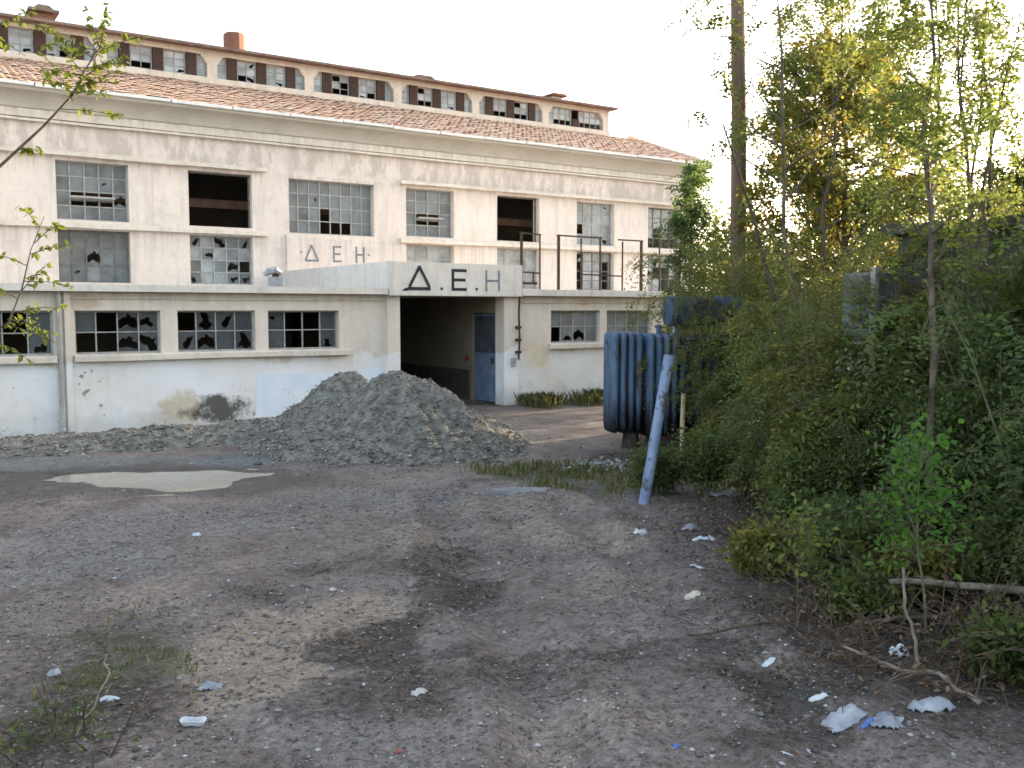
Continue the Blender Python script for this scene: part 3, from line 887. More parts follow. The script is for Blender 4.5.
# pilasters, sills, bands
def pil(x0, x1, out=.08): 
    q = MB(); q.box(x0, x1, YW-out, YW+.01, 0, 2.64); return q.build("pilaster", "plaster_wing", FB)
pil(2.95, 3.06, .06); pil(9.50, 9.82, .10); pil(12.62, 13.03, .10); pil(-3.7, -3.58)
def sill(x0, x1): return ledge("sill", x0, x1, 1.34, 1.455, YW, .13, "plaster_ledge")
sill(XL, 2.80); sill(3.10, 8.62); sill(14.0, 21.9)
ledge("plaster_band", 3.1, 9.45, 2.50, 2.53, YW, .03); ledge("plaster_band", 13.1, 21.9, 2.47, 2.50, YW, .03)  # thin plaster strips projecting from the wing wall
q = MB(); q.tube([(2.86, YW-.07, 2.64), (2.86, YW-.07, 1.0), (2.86, YW-.07, .15), (2.86, YW-.16, .05)], .045, 8); q.build("downpipe", "concrete_grey", FB)
q = MB(); q.tube([(13.02, YW-.16, 2.66), (13.0, YW-.16, 2.2), (13.03, YW-.15, 1.6), (13.0, YW-.15, 1.1)], .025, 6); q.build("downpipe", "rusty_steel", FB)["label"] = "thin rusty pipe beside the entrance recess"
for z in (1.25, 1.55, 1.85):
    q = MB(); q.box(12.93, 13.06, YW-.19, YW-.10, z, z+.06); q.build("pipe_clip", "rusty_steel", FB)
q = MB(); q.box(12.80, 12.92, YW-.16, YW-.10, .95, 1.15); q.build("meter_box", "lamp_grey", FB)

G_GRID = [(["####", "####"]), (["##b#", "#l##"]), (["#b#D", "blb."]), (["...m", "..bb"]), ([".bs#", "mblb"]), (["s..#", "#..l"]), (["#D##", ".lb#"]), (["##D#", "####"]), (["####", "####"]), (["####", "##b#"])]
G_GRID[2] = ["#b.#", "bb.l"]; G_GRID[3] = ["#.bm", "..bb"]; G_GRID[4] = [".bm#", "mb#b"]
for (a, b_), g_ in zip(GW, G_GRID):
    window(a, b_, GZ0, GZ1, YW+.14, g_, "glass_dark" if a < 10 else "glass_dusty", "frame_pale", bar=.011)

# wall marks: whitewashed patch, soot and rust stains are thin irregular coats on the plaster
def patch(name, mat, pts, y, label=None, seed=1, rough=.05):
    r = random.Random(seed); out = []
    for i in range(len(pts)):
        a = pts[i]; b_ = pts[(i+1) % len(pts)]
        for k in range(6):
            t_ = k/6
            out.append((a[0]+(b_[0]-a[0])*t_+r.uniform(-rough, rough), a[1]+(b_[1]-a[1])*t_+r.uniform(-rough, rough)))
    q = MB(); q.prism_y(out, y-.004, y-.001)
    o = q.build(name, mat, FB)
    if label: o["label"] = label
    return o
patch("paint_patch", "limestone_wash", [(6.5, .05), (9.45, .1), (9.45, 1.02), (8.7, .95), (6.55, .98)], YW, "pale blue whitewashed patch on the plaster behind the gravel heap", 3, .03)
rr = random.Random(12)
for cx_, cz_, n_, sx_, sz_ in ((3.45, 1.0, 9, .16, .28), (1.95, .5, 7, .2, .3), (3.35, .55, 7, .15, .25), (5.2, .8, 6, .5, .3), (4.5, .25, 5, .4, .1), (7.1, .7, 5, .25, .2)):
    for k in range(n_):
        x_, z_ = rr.gauss(cx_, sx_), max(.06, rr.gauss(cz_, sz_)); r_ = rr.choice((.01, .012, .016, .02, .03, .045))
        if z_ > 1.28: continue
        pts = [(x_+math.cos(a*math.pi/3)*r_*rr.uniform(.5, 1.2), z_+math.sin(a*math.pi/3)*r_*rr.uniform(.5, 1.3)) for a in range(6)]
        q = MB(); q.prism_y(pts, YW-.0045, YW-.0008); q.build("plaster_chip", "concrete_grey", FB)

# letters
def bar2(q, x0, z0, x1, z1, w, y):
    d = Vector((x1-x0, z1-z0)); n = Vector((-d.y, d.x)).normalized()*w/2
    poly = [(x0-n.x, z0-n.y), (x1-n.x, z1-n.y), (x1+n.x, z1+n.y), (x0+n.x, z0+n.y)]
    q.prism_y(poly, y-.006, y-.001)
def letter(ch, x0, x1, z0, z1, w, y, mat, par_):
    q = MB(); xm = (x0+x1)/2
    if ch == 'D':
        bar2(q, x0, z0+w/2, x1, z0+w/2, w, y); bar2(q, x0+w*.4, z0+w*1.02, xm+w*.1, z1, w*.9, y-.003); bar2(q, x1-w*.4, z0+w*1.02, xm-w*.1, z1-.003, w*.9, y-.0065)
    elif ch == 'E':
        bar2(q, x0+w/2, z0, x0+w/2, z1, w, y)
        for z in (z0+w/2, (z0+z1)/2, z1-w/2): bar2(q, x0+w+.001, z, x1-(.03 if abs(z-(z0+z1)/2) < .01 else 0), z, w, y)
    elif ch == 'H':
        bar2(q, x0+w/2, z0, x0+w/2, z1, w, y); bar2(q, x1-w/2, z0, x1-w/2, z1, w, y); bar2(q, x0+w+.001, (z0+z1)/2, x1-w-.001, (z0+z1)/2, w, y)
    else:
        q.prism_y([(xm+(x1-x0)/2*math.cos(a*math.pi/4), (z0+z1)/2+(x1-x0)/2*math.sin(a*math.pi/4)) for a in range(8)], y-.006, y-.001)
    return q.build("letter", mat, par_)
yp = YW-.235
letter('D', 9.96, 10.53, 2.74, 3.28, .075, yp, "letter_black", par); letter('.', 10.78, 10.85, 2.75, 2.82, .06, yp, "letter_black", par)
q = MB(); q.prism_y([(9.80, 2.72), (9.955, 2.73), (9.955, 2.80), (9.87, 2.785)], yp-.006, yp-.001); q.build("paint_smear", "letter_black", par)
letter('E', 11.08, 11.48, 2.74, 3.24, .068, yp, "letter_black", par); letter('.', 11.72, 11.79, 2.75, 2.82, .06, yp, "letter_black", par)
letter('H', 12.00, 12.40, 2.74, 3.23, .045, yp, "letter_faded", par)
ys = YU-.045
letter('.', 10.0, 10.06, 3.88, 3.94, .05, ys, "letter_faded", FB)
letter('D', 10.14, 10.54, 3.66, 4.12, .05, ys, "letter_faded", FB)
letter('E', 10.98, 11.24, 3.66, 4.12, .05, ys, "letter_faded", FB)
letter('H', 11.68, 11.96, 3.66, 4.12, .05, ys, "letter_faded", FB)
letter('.', 12.06, 12.12, 3.86, 3.92, .05, ys, "letter_faded", FB)

# flood lamp on the terrace edge
LP = thing("flood_lamp", (6.95, 19.1, 2.775), "small grey flood lamp standing on the terrace edge left of the lettered parapet", "lamp")
q = MB(); q.box(6.86, 7.10, 19.02, 19.22, 2.79, 2.98); q.build("housing", "lamp_grey", LP)
q = MB(); q.tube([(6.75, 19.12, 3.02), (6.86, 19.12, 3.10), (6.98, 19.12, 3.12), (7.10, 19.12, 3.06)], [.05, .08, .08, .05], 8); q.build("hood", "lamp_grey", LP)
q = MB(); q.box(6.92, 7.04, 19.08, 19.16, 2.98, 3.06); q.build("bracket", "rusty_steel", LP)

# railing frames on the terrace
RL = thing("terrace_railing", (15.5, 19.1, 2.80), "rusty bent steel railing frames on the terrace right of the entrance", "railing")
ry = 19.12
def rpost(x, top, r): 
    q = MB(); q.bar((x, ry, 2.80), (x, ry, top), r); return q.build("post", "rusty_steel", RL)
def rrail(x0, z0, x1, z1, r): 
    q = MB(); q.bar((x0, ry, z0), (x1, ry, z1), r); return q.build("rail", "rusty_steel", RL)
for x, tp, r in ((13.15, 4.15, .026), (13.70, 4.12, .015), (14.27, 4.13, .028), (14.98, 4.10, .014), (15.60, 4.12, .018), (16.35, 4.08, .015), (17.0, 4.10, .028), (17.65, 4.08, .015), (18.4, 4.1, .026), (19.2, 4.1, .015), (20.0, 4.1, .026)):
    rpost(x, tp, r)
rrail(13.10, 4.17, 13.73, 4.14, .018); rrail(14.22, 4.15, 15.65, 4.14, .018); rrail(16.2, 4.12, 17.05, 4.12, .018); rrail(17.6, 4.1, 20, 4.12, .018)
rrail(13.17, 3.22, 13.72, 3.20, .018); rrail(15.0, 3.20, 16.34, 3.18, .018); rrail(13.5, 2.98, 13.5, 3.22, .014); rrail(13.2, 2.95, 13.6, 2.95, .03); rrail(17.65, 3.2, 19.2, 3.2, .018)

# ------------------------------------------------------------------ transformer
TO = Vector((10.03, 11.95, 0))
ta = math.atan2(RT.y, RT.x)+R_(12)
tu = Vector((math.cos(ta), math.sin(ta), 0)); tv = Vector((-math.sin(ta), math.cos(ta), 0))
TR = thing("power_transformer", TO, "old blue power transformer with finned radiators and oil stained foot", "transformer")
def tp(u, v, z): return TO+tu*u+tv*v+Vector((0, 0, z))
def fin(u, th, v0, v1, z0, z1, par_):
    q = MB(); N_ = 5; prof_ = []
    zc = .13
    for s_ in (0, 1):
        for k in range(N_+1):
            a = math.pi/2*k/N_
            zz = z0+zc*(1-math.cos(math.pi/2-a))if s_ == 0 else 0
    ringz = [(z0, .25), (z0+.02, .62), (z0+.07, .9), (z0+.14, 1), (z1-.12, 1), (z1-.05, .9), (z1-.015, .62), (z1, .25)]
    n = 12
    for z, s_ in ringz:
        for k in range(n):
            a = 2*math.pi*k/n
            cu, cv = math.cos(a), math.sin(a)
            cu = math.copysign(abs(cu)**.6, cu); cv = math.copysign(abs(cv)**.6, cv)
            q.v.append(tuple(tp(u+cu*th/2*(.55+.45*s_), (v0+v1)/2+cv*(v1-v0)/2*(.7+.3*s_), z)))
    for i in range(len(ringz)-1):
        for k in range(n): q.f.append((i*n+k, i*n+(k+1) % n, (i+1)*n+(k+1) % n, (i+1)*n+k))
    q.f.append(tuple(reversed(range(n)))); q.f.append(tuple(range((len(ringz)-1)*n, len(ringz)*n)))
    return q.build("radiator_fin", "transformer_paint", par_, True)
for k in range(4): fin(.075+k*.135, .125, 0, .62, .27, 1.93, TR)
for k in range(4): fin(.66+k*.135, .125, -.10, .60, .20, 1.90, TR)
q = MB(); q.tube([tp(.0, .35, 1.80), tp(1.3, .35, 1.80)], .06, 10); q.build("header_pipe", "transformer_paint", TR, True)
q = MB(); q.tube([tp(.0, .35, .42), tp(1.3, .35, .42)], .06, 10); q.build("header_pipe", "transformer_paint", TR, True)
q = MB(); q.obox(tp(2.0, .75, 1.05), tu*.85, tv*.65, Vector((0, 0, .75))); tank = q.build("tank", "transformer_paint", TR)
q = MB(); q.obox(tp(2.0, .75, 1.845), tu*.92, tv*.72, Vector((0, 0, .04))); q.build("lid", "transformer_paint", TR)
for k in range(5): fin(1.22+k*.3, .11, -.05, .14, .35, 1.72, TR)
q = MB(); q.tube([tp(1.0, .2, 2.28), tp(1.01, .2, 2.28), tp(2.3, .2, 2.28), tp(2.31, .2, 2.28)], [.16, .25, .25, .16], 16); q.build("oil_conservator", "transformer_paint", TR)
for uu in (1.2, 2.1):
    q = MB(); q.tube([tp(uu, .2, 1.86), tp(uu, .2, 2.1)], .05, 8); q.build("conservator_leg", "transformer_paint", TR)
for uu in (.9,):
    q = MB(); q.tube([tp(uu, .3, 1.84), tp(uu, .3, 2.0)], .045, 8); q.tube([tp(uu, .3, 2.0), tp(uu, .3, 2.03), tp(uu, .3, 2.06)], [.07, .075, .03], 8); q.build("valve", "transformer_paint", TR)
for uu in (1.5, 1.95, 2.4):
    q = MB(); q.tube([tp(uu, 1.0, 1.88+j*.05) for j in range(11)], [.09 if j % 2 else .055 for j in range(11)], 10); q.build("bushing", "porcelain", TR)
for uu in (1.4, 2.5):
    q = MB(); q.obox(tp(uu, .75, .15), tu*.10, tv*.75, Vector((0, 0, .14))); q.build("skid", "rusty_steel", TR)
for uu, vv, zz in ((.42, .28, .30), (.80, .2, .24)):
    q = MB(); q.tube([tp(uu, vv, 0), tp(uu, vv, zz)], [.16, .13], 10); q.build("support_block", "soot", TR)

# blue leaning post, stake, pole
PS = thing("steel_post", (7.60, 8.47, 0), "leaning pale blue steel post at the edge of the shrubs", "post")
b0 = Vector((7.60, 8.47, -.1)); b1 = Vector((7.93, 8.40, 1.76)); dv = b1-b0
q = MB(); q.tube([b0+dv*t_ for t_ in (0, .1, .3, .55, .8, 1)], [.066, .066, .064, .064, .062, .062], 14); pipe = q.build("pipe", "post_blue", PS, False)
q = MB(); q.tube([(10.62, 10.91, -.05), (10.60, 10.91, .4), (10.63, 10.92, .98)], [.045, .04, .038], 7); o = q.build("wooden_stake", "wood_stake", None, False, Vector((10.62, 10.91, 0)))
tagset(o, "short pale wooden stake standing just right of the transformer", "stake")
PO = Vector((12.78, 11.82, 0))
q = MB(); q.tube([PO+Vector((0, 0, -.2)), PO+Vector((.02, .0, 3)), PO+Vector((-.02, .03, 6)), PO+Vector((-.1, .08, 9.2))], [.16, .145, .13, .11], 12); o = q.build("utility_pole", "wood_pole", None, True, PO)
tagset(o, "tall weathered wooden pole rising out of the shrubs beside the factory", "pole")

# ------------------------------------------------------------------ grey shed behind the right shrubs
SH = thing("concrete_shed", (9.75, 6.6, 0), "low grey rendered shed overgrown by shrubs at the right edge", "shed")
q = MB(); q.box(9.75, 15.5, -5.0, 6.6, -.1, 3.15); q.build("wall", "shed_render", SH)
q = MB(); q.box(9.62, 15.7, -5.2, 6.73, 3.152, 3.26); q.build("roof_slab", "shed_render", SH)
q = MB(); q.box(9.735, 9.752, 3.6, 4.6, .0, 2.1); dr = q.build("door", "door_dark", SH)
CB = thing("switch_cabinet", (9.0, 6.45, 0), "tall grey steel cabinet with white insulators half hidden by leaves", "cabinet")
q = MB(); q.box(8.85, 9.25, 6.25, 6.65, 0, 2.7); q.build("body", "grey_steel", CB)
q = MB(); q.box(8.82, 8.85, 6.30, 6.60, .3, 2.2); q.build("door", "grey_steel", CB)
q = MB(); q.box(8.78, 8.845, 6.2, 6.26, .2, 2.75); q.build("conduit", "concrete_grey", CB)
for k in range(3):
    q = MB(); q.tube([(8.76, 6.33+k*.13, 1.62+j*.035) for j in range(8)], [.055 if j % 2 else .03 for j in range(8)], 10); q.build("insulator", "porcelain", CB)

# ------------------------------------------------------------------ gravel heap and berm
def heap_z(x, y):
    c1 = 1.34-.64*np.sqrt((x-7.30)**2+((y-14.2)*1.0)**2+.03)
    c2 = 1.36-.74*np.sqrt((x-6.88)**2+((y-15.3)*1.0)**2+.08)
    c3 = .42-.55*np.hypot((x-8.2)*.9, (y-13.6))
    c4 = .30-.4*np.hypot((x-5.9)*.8, (y-15.9))
    z = np.maximum.reduce([c1, c2, c3, c4])
    ang = np.arctan2(y-14.15, x-7.30); rad = np.hypot(x-7.3, y-14.15)
    z = z+.17*(fbm(ang*5.5+5, rad*.5, 71, 3)-.5)*smooth(.1, .7, rad)*2+.26*(fbm(x*2.0, y*2.0, 72, 5, .6)-.5)
    d, t_ = seg_dist(x, y, -6.0, 18.0, 5.9, 16.75)
    bz = (.11+.20*t_+.18*(fbm(x*1.2, y*1.2, 73, 3)-.5))*(1-(d/(.75+.2*(fbm(x*.9, 3+y*.9, 75, 2)-.5)))**2)
    z = np.maximum(z, bz)
    z += .15*(fbm(x*5.5, y*5.5, 74, 4, .7)-.5)
    return z
hx_ = np.arange(-7.5, 10.3, .055); hy_ = np.arange(11.9, 19.1, .055)
HX, HY = np.meshgrid(hx_, hy_, indexing='xy'); HZ = heap_z(HX, HY)
TZ = terrain_z(HX, HY)
keep = HZ > -.12
HZ2 = np.where(HZ > .0, TZ+HZ, TZ+np.minimum(HZ, 0)-.01)
vid = -np.ones(HX.shape, int); 
cell = keep[:-1, :-1] & keep[1:, :-1] & keep[:-1, 1:] & keep[1:, 1:]
idx = np.arange(HX.size).reshape(HX.shape)
quads = np.stack([idx[:-1, :-1][cell], idx[:-1, 1:][cell], idx[1:, 1:][cell], idx[1:, :-1][cell]], -1)
used = np.unique(quads); remap = -np.ones(HX.size, int); remap[used] = np.arange(len(used))
Vh = np.stack([HX.ravel(), HY.ravel(), HZ2.ravel()], 1)[used]
heap_q = remap[quads]
# split heap and berm into two things by x of the cell
cxm = Vh[heap_q].mean(1)
isb = (cxm[:, 0] < 5.2) & (cxm[:, 1] > 15.6)
def sub(q_):
    u_ = np.unique(q_); r_ = -np.ones(len(Vh), int); r_[u_] = np.arange(len(u_)); return Vh[u_], r_[q_]
a_, b_ = sub(heap_q[~isb])
heap = np_mesh("gravel_heap", a_, b_, "gravel_heap", None, True, Vector((7.3, 14.15, 0)))
tagset(heap, "twin peaked heap of grey gravel in front of the entrance", "gravel heap")
a_, b_ = sub(heap_q[isb])
berm = np_mesh("gravel_berm", a_, b_, "gravel_heap", None, True, Vector((1.0, 17.3, 0)))
tagset(berm, "long low ridge of dumped gravel along the foot of the factory wall", "gravel ridge")

# stones --------------------------------------------------------------
def stones(P, sizes, seed, flat=.7):
    r = np.random.default_rng(seed); n = len(P)
    base = np.array([(1, 0, 0), (.3, .95, 0), (-.8, .6, 0), (-.85, -.5, 0), (.25, -1, 0), (.1, .1, .8), (0, 0, -.6)], float)
    tri = np.array([(0, 1, 5), (1, 2, 5), (2, 3, 5), (3, 4, 5), (4, 0, 5), (1, 0, 6), (2, 1, 6), (3, 2, 6), (4, 3, 6), (0, 4, 6)])
    B = base[None]*r.uniform(.65, 1.3, (n, 7, 3))
    B[:, :, 2] *= flat
    a = r.uniform(0, 2*np.pi, n); c, s = np.cos(a), np.sin(a)
    X = B[:, :, 0]*c[:, None]-B[:, :, 1]*s[:, None]; Y = B[:, :, 0]*s[:, None]+B[:, :, 1]*c[:, None]
    B = np.stack([X, Y, B[:, :, 2]], -1)*sizes[:, None, None]+P[:, None, :]
    T = (tri[None]+7*np.arange(n)[:, None, None]).reshape(-1, 3)
    return B.reshape(-1, 3), T
def stone_mat(name, stops):
    t = NT(name); g = t.node("ShaderNodeNewGeometry")
    c = t.ramp(g.outputs["Random Per Island"], stops)
    c = t.mix(t.gray(t.noise(t.pos(), 30, 3), .3, .7, 0, .3), c, (.1, .1, .1))
    t.bsdf(c, .95, None, .15)
stone_mat("heap_stone", [(0, (.06, .056, .05)), (.35, (.15, .144, .13)), (.8, (.25, .24, .22)), (1, (.40, .385, .36))])
stone_mat("yard_stone", [(0, (.075, .068, .064)), (.5, (.13, .12, .115)), (.82, (.17, .168, .17)), (1, (.46, .46, .48))])
npr = np.random.default_rng(5)
sel = npr.choice(len(Vh), 34000, replace=True)
P = Vh[sel]+npr.normal(0, .02, (34000, 3))*[1, 1, .2]
zr = heap_z(P[:, 0], P[:, 1])
sz = (npr.gamma(1.8, .0050, 34000)+.005)*(1+.6*(zr < .35)*(npr.random(34000) < .3))
a_, b_ = stones(P, sz, 6)
hs = np_mesh("heap_gravel_stones", a_, b_, "heap_stone", heap); hs["kind"] = "stuff"

rr_a = npr.uniform(0, 6.283, 900); rr_d = npr.gamma(3, .12, 900)
fx_ = 7.3+np.cos(rr_a)*(1.75+rr_d); fy_ = 14.3+np.sin(rr_a)*(1.6+rr_d*.9)
kf = (puddle_field(fx_, fy_) > 1.4); fx_, fy_ = fx_[kf], fy_[kf]
P = np.stack([fx_, fy_, np.maximum(terrain_z(fx_, fy_), terrain_z(fx_, fy_)+heap_z(fx_, fy_))+.01], 1)
a_, b_ = stones(P, npr.gamma(1.8, .0075, len(P))+.007, 16)
hs = np_mesh("heap_foot_stones", a_, b_, "heap_stone", heap); hs["kind"] = "stuff"
def scatter(n, x0, x1, y0, y1, dens, seed):
    r = np.random.default_rng(seed); x = r.uniform(x0, x1, n*4); y = r.uniform(y0, y1, n*4)
    k = r.random(n*4) < dens(x, y); x, y = x[k][:n], y[k][:n]
    return x, y
def in_view(x, y, mrg=.08):
    d = x*F.x+y*F.y; l = x*RT.x+y*RT.y
    return (d > 3.5) & (np.abs(l/np.maximum(d, .1)) < .54+mrg)
def dens_near(x, y):
    d = np.hypot(x, y)
    g = fbm(x*1.1, y*1.1, 91, 3)
    return in_view(x, y)*np.clip(1.5-.09*d, .05, 1)*smooth(.38, .62, g+.15*blobs(GREY, x, y))*(puddle_field(x, y) > 1.25)
x, y = scatter(24000, -2, 12, 2, 16, dens_near, 11)
P = np.stack([x, y, terrain_z(x, y)+.003], 1); sz = npr.gamma(1.6, .0034, len(x))+.003
sz = np.clip(sz, .004, .045)
a_, b_ = stones(P, sz, 12)
o = np_mesh("yard_gravel", a_, b_, "yard_stone"); tagset(o, "loose small stones strewn over the bare yard", "gravel", None, "stuff")

# dark debris and dead leaf crumbs on the ground
def flakes(P, size, seed, tilt=.5, asp=.5):
    r = np.random.default_rng(seed); n = len(P)
    a = r.uniform(0, 2*np.pi, n); d = np.stack([np.cos(a), np.sin(a), r.normal(0, tilt*.5, n)], 1)
    e = np.stack([-np.sin(a), np.cos(a), r.normal(0, tilt, n)], 1)*asp*r.uniform(.6, 1.3, n)[:, None]
    L = size[:, None]
    V_ = np.stack([P-d*L, P+e*L*.6, P+d*L, P-e*L*.6], 1)
    V_[:, 1, 2] += size*.2; V_[:, 3, 2] += size*.15
    return V_.reshape(-1, 3), np.arange(4*n).reshape(-1, 4)
def dens_lit(x, y): return in_view(x, y)*np.clip(blobs(DARK, x, y)*1.1+.06, 0, 1)*(fbm(x*2, y*2, 95, 3) > .38)*(puddle_field(x, y) > 1.25)
x, y = scatter(16000, -1, 12, 2, 13, dens_lit, 21)
P = np.stack([x, y, terrain_z(x, y)+npr.uniform(.003, .02, len(x))], 1)
a_, b_ = flakes(P, npr.uniform(.008, .032, len(P)), 22)
o = np_mesh("leaf_litter", a_, b_, "litter_leaf"); tagset(o, "dark dead leaf litter crumbled over the soil", "leaf litter", None, "stuff")

# short sticks on the ground
r = random.Random(33); q = MB()
xs_, ys_ = scatter(700, -1, 9, 2, 11, lambda x, y: in_view(x, y)*np.clip(blobs(DARK, x, y)+.12, 0, 1), 34)
for x, y in zip(xs_, ys_):
    a = r.uniform(0, 6.28); L = r.uniform(.04, .22); z = float(terrain_z(x, y))+.008
    q.tube([(x, y, z), (x+math.cos(a)*L*.5+r.uniform(-.02, .02), y+math.sin(a)*L*.5, z+r.uniform(0, .02)), (x+math.cos(a+.2)*L, y+math.sin(a+.2)*L, z+r.uniform(-.005, .02))], [.004, .0035, .002], 4, False)
o = q.build("ground_twigs", "twig_brown"); tagset(o, "short broken twigs lying about the yard", "twigs", None, "stuff")

# ------------------------------------------------------------------ vegetation
def leaflets(P, D, npair, L, l, w, rs, droop=.35):
    """pinnate leaves: P base points, D directions; returns verts, quads"""
    n = len(P); D = D/np.linalg.norm(D, axis=1)[:, None]
    up = np.array([0, 0, 1.0])
    S_ = np.cross(D, up); S_ /= (np.linalg.norm(S_, axis=1)[:, None]+1e-6)
    roll = rs.normal(0, .5, n); Nn = np.cross(S_, D)
    S2 = S_*np.cos(roll)[:, None]+Nn*np.sin(roll)[:, None]
    Ls = L*rs.uniform(.7, 1.25, n)
    out = []
    for k in range(npair):
        t_ = (k+.7)/npair
        C_ = P+D*(Ls*t_)[:, None]; C_ = C_-up*(droop*Ls*t_*t_)[:, None]
        for sgn in (-1, 1):
            ax = S2*sgn*.9+D*rs.uniform(.2, .55, n)[:, None]+rs.normal(0, .22, (n, 3)); ax[:, 2] -= .18
            ax /= np.linalg.norm(ax, axis=1)[:, None]
            wd = np.cross(ax, Nn+rs.normal(0, .35, (n, 3))); wd /= (np.linalg.norm(wd, axis=1)[:, None]+1e-6)
            ll = (l*rs.uniform(.7, 1.2, n)*(1-.35*abs(t_-.45)))[:, None]
            B = C_+ax*ll*.08; M_ = C_+ax*ll*.5; T_ = C_+ax*ll
            out.append(np.stack([B, M_+wd*w*.5, T_, M_-wd*w*.5], 1))
    V_ = np.concatenate(out, 0).reshape(-1, 3)
    return V_, np.arange(len(V_)).reshape(-1, 4)

def broad(P, D, l, w, rs):
    n = len(P); D = D+rs.normal(0, .45, (n, 3)); D /= np.linalg.norm(D, axis=1)[:, None]
    N_ = rs.normal(0, 1, (n, 3)); N_[:, 2] += .8
    W_ = np.cross(D, N_); W_ /= (np.linalg.norm(W_, axis=1)[:, None]+1e-6)
    ll = (l*rs.uniform(.65, 1.25, n))[:, None]; ww = (w*rs.uniform(.7, 1.2, n))[:, None]
    V_ = np.stack([P, P+D*ll*.45+W_*ww*.5, P+D*ll, P+D*ll*.45-W_*ww*.5], 1)
    V_[:, 2, 2] -= l*.15
    return V_.reshape(-1, 3), np.arange(4*n).reshape(-1, 4)

def grow(base, height, r0, seed, lean=(0, 0), stems=1, spread=.0, limbs=9, l0=.3, limb_len=.45, limb_up=.55, twigs=4, twig_len=.35, wig=.06, curve=0.0, spray=0):
    """returns list of (pts, radii) and leaf anchor points + directions"""
    r = random.Random(seed); W_ = []; anch = []
    base = Vector(base)
    for s_ in range(stems):
        az0 = r.uniform(0, 6.283) if stems > 1 else 0
        h = height*(r.uniform(.7, 1.0) if stems > 1 else 1)
        sp_ = spread*r.uniform(.4, 1) if stems > 1 else 0
        dv_ = Vector((lean[0]+math.cos(az0)*sp_, lean[1]+math.sin(az0)*sp_, 1))
        b_ = base+(Vector((math.cos(az0), math.sin(az0), 0))*r.uniform(0, min(.25, .05*height if height > 1.6 else .008))*min(1, spread*2+.1) if stems > 1 else Vector((0, 0, 0)))
        npt = 9; pts = []; off = Vector((0, 0, 0))
        for k in range(npt+1):
            t_ = k/npt
            off += Vector((r.gauss(0, wig), r.gauss(0, wig), 0))*h*.12
            pts.append(b_+Vector((dv_.x*h*(t_+curve*t_*t_), dv_.y*h*(t_+curve*t_*t_), h*t_-.08*(k == 0)))+off*min(1, t_*2))
        rad = [r0*(1-.82*(k/npt)**.9)*(1.25 if k == 0 else 1) for k in range(npt+1)]
        W_.append((pts, rad))
        for li in range(limbs):
            f_ = l0+(1-l0)*(li+r.random())/limbs
            k = min(npt-1, int(f_*npt)); p0 = pts[k].lerp(pts[k+1], f_*npt-k)
            a = li*2.4+r.uniform(-.6, .6)
            ll = limb_len*height*(1.08-.75*f_)*r.uniform(.7, 1.25)
            d = Vector((math.cos(a), math.sin(a), limb_up+r.uniform(-.25, .35))).normalized()
            lp = [p0]; cur = p0.copy(); seg = 5
            for j in range(seg):
                d = (d+Vector((r.gauss(0, .16), r.gauss(0, .16), r.gauss(.04, .12)-(.30 if spray else 0)))).normalized()
                cur = cur+d*ll/seg; lp.append(cur.copy())
            rl = rad[k]*.55
            W_.append((lp, [max(.003, rl*(1-.85*j/seg)) for j in range(seg+1)]))
            if spray:
                nl = max(3, int(ll/spray))
                for j in range(nl):
                    f2 = .12+.88*(j+r.random())/nl
                    kk = min(seg-1, int(f2*seg)); q0 = lp[kk].lerp(lp[kk+1], f2*seg-kk)
                    al = (lp[kk+1]-lp[kk]).normalized(); sd_ = al.cross(Vector((0, 0, 1))).normalized()*(1 if j % 2 else -1)
                    anch.append((q0, (al*.55+sd_*.8+Vector((0, 0, .12))).normalized()))
            for ti in range(twigs):
                f2 = .25+.75*(ti+r.random())/twigs
                kk = min(seg-1, int(f2*seg)); q0 = lp[kk].lerp(lp[kk+1], f2*seg-kk)
                dd = (d+Vector((r.gauss(0, .8), r.gauss(0, .8), r.gauss(.1, .5)))).normalized()
                tl = twig_len*r.uniform(.6, 1.3); q1 = q0+dd*tl*.5+Vector((0, 0, r.gauss(0, .03))); q2 = q1+(dd+Vector((0, 0, -.25))).normalized()*tl*.5
                W_.append(([q0, q1, q2], [max(.0025, rl*.25), max(.002, rl*.18), .0015]))
                for u_ in (.25, .5, .75, 1.0):
                    pp = q0.lerp(q1, u_*2) if u_ < .5 else q1.lerp(q2, u_*2-1)
                    anch.append((pp, dd))
            anch.append((lp[-1], d)); anch.append((lp[-2], d))
        anch.append((pts[-1], (pts[-1]-pts[-2]).normalized()))
    return W_, anch

def plant(name, base, label, cat, seed, wood, leafmat, kind='pin', per=3, L=.26, l=.055, w=.024, npair=6, group=None, jit=.05, trunk_name="trunk", sides=6, droop=.35, **kw):
    z = float(terrain_z(base[0], base[1]))
    base = Vector((base[0], base[1], z))
    T_ = thing(name, base, label, cat, group)
    W_, an = grow(base, seed=seed, **kw)
    q = MB()
    for i, (p_, r_) in enumerate(W_): q.tube(p_, r_, sides if r_[0] > .012 else 4, False)
    q.build(trunk_name, wood, T_, True)
    rs = np.random.default_rng(seed)
    P = np.array([a[0] for a in an]); D = np.array([a[1] for a in an])
    P = np.repeat(P, per, 0)+rs.normal(0, jit, (len(P)*per, 3)); D = np.repeat(D, per, 0)+rs.normal(0, .25 if kw.get('spray') else .65, (len(D)*per, 3)); D[:, 2] -= .1
    if kind == 'pin': V_, Q_ = leaflets(P, D, npair, L, l, w, rs, droop)
    else: V_, Q_ = broad(P, D, l, w, rs)
    V_[:, 2] = np.maximum(V_[:, 2], z+.01)
    c_ = np_mesh("crown", V_, Q_, leafmat, T_)
    return T_

G1 = "trees and shrubs along the right side of the yard"
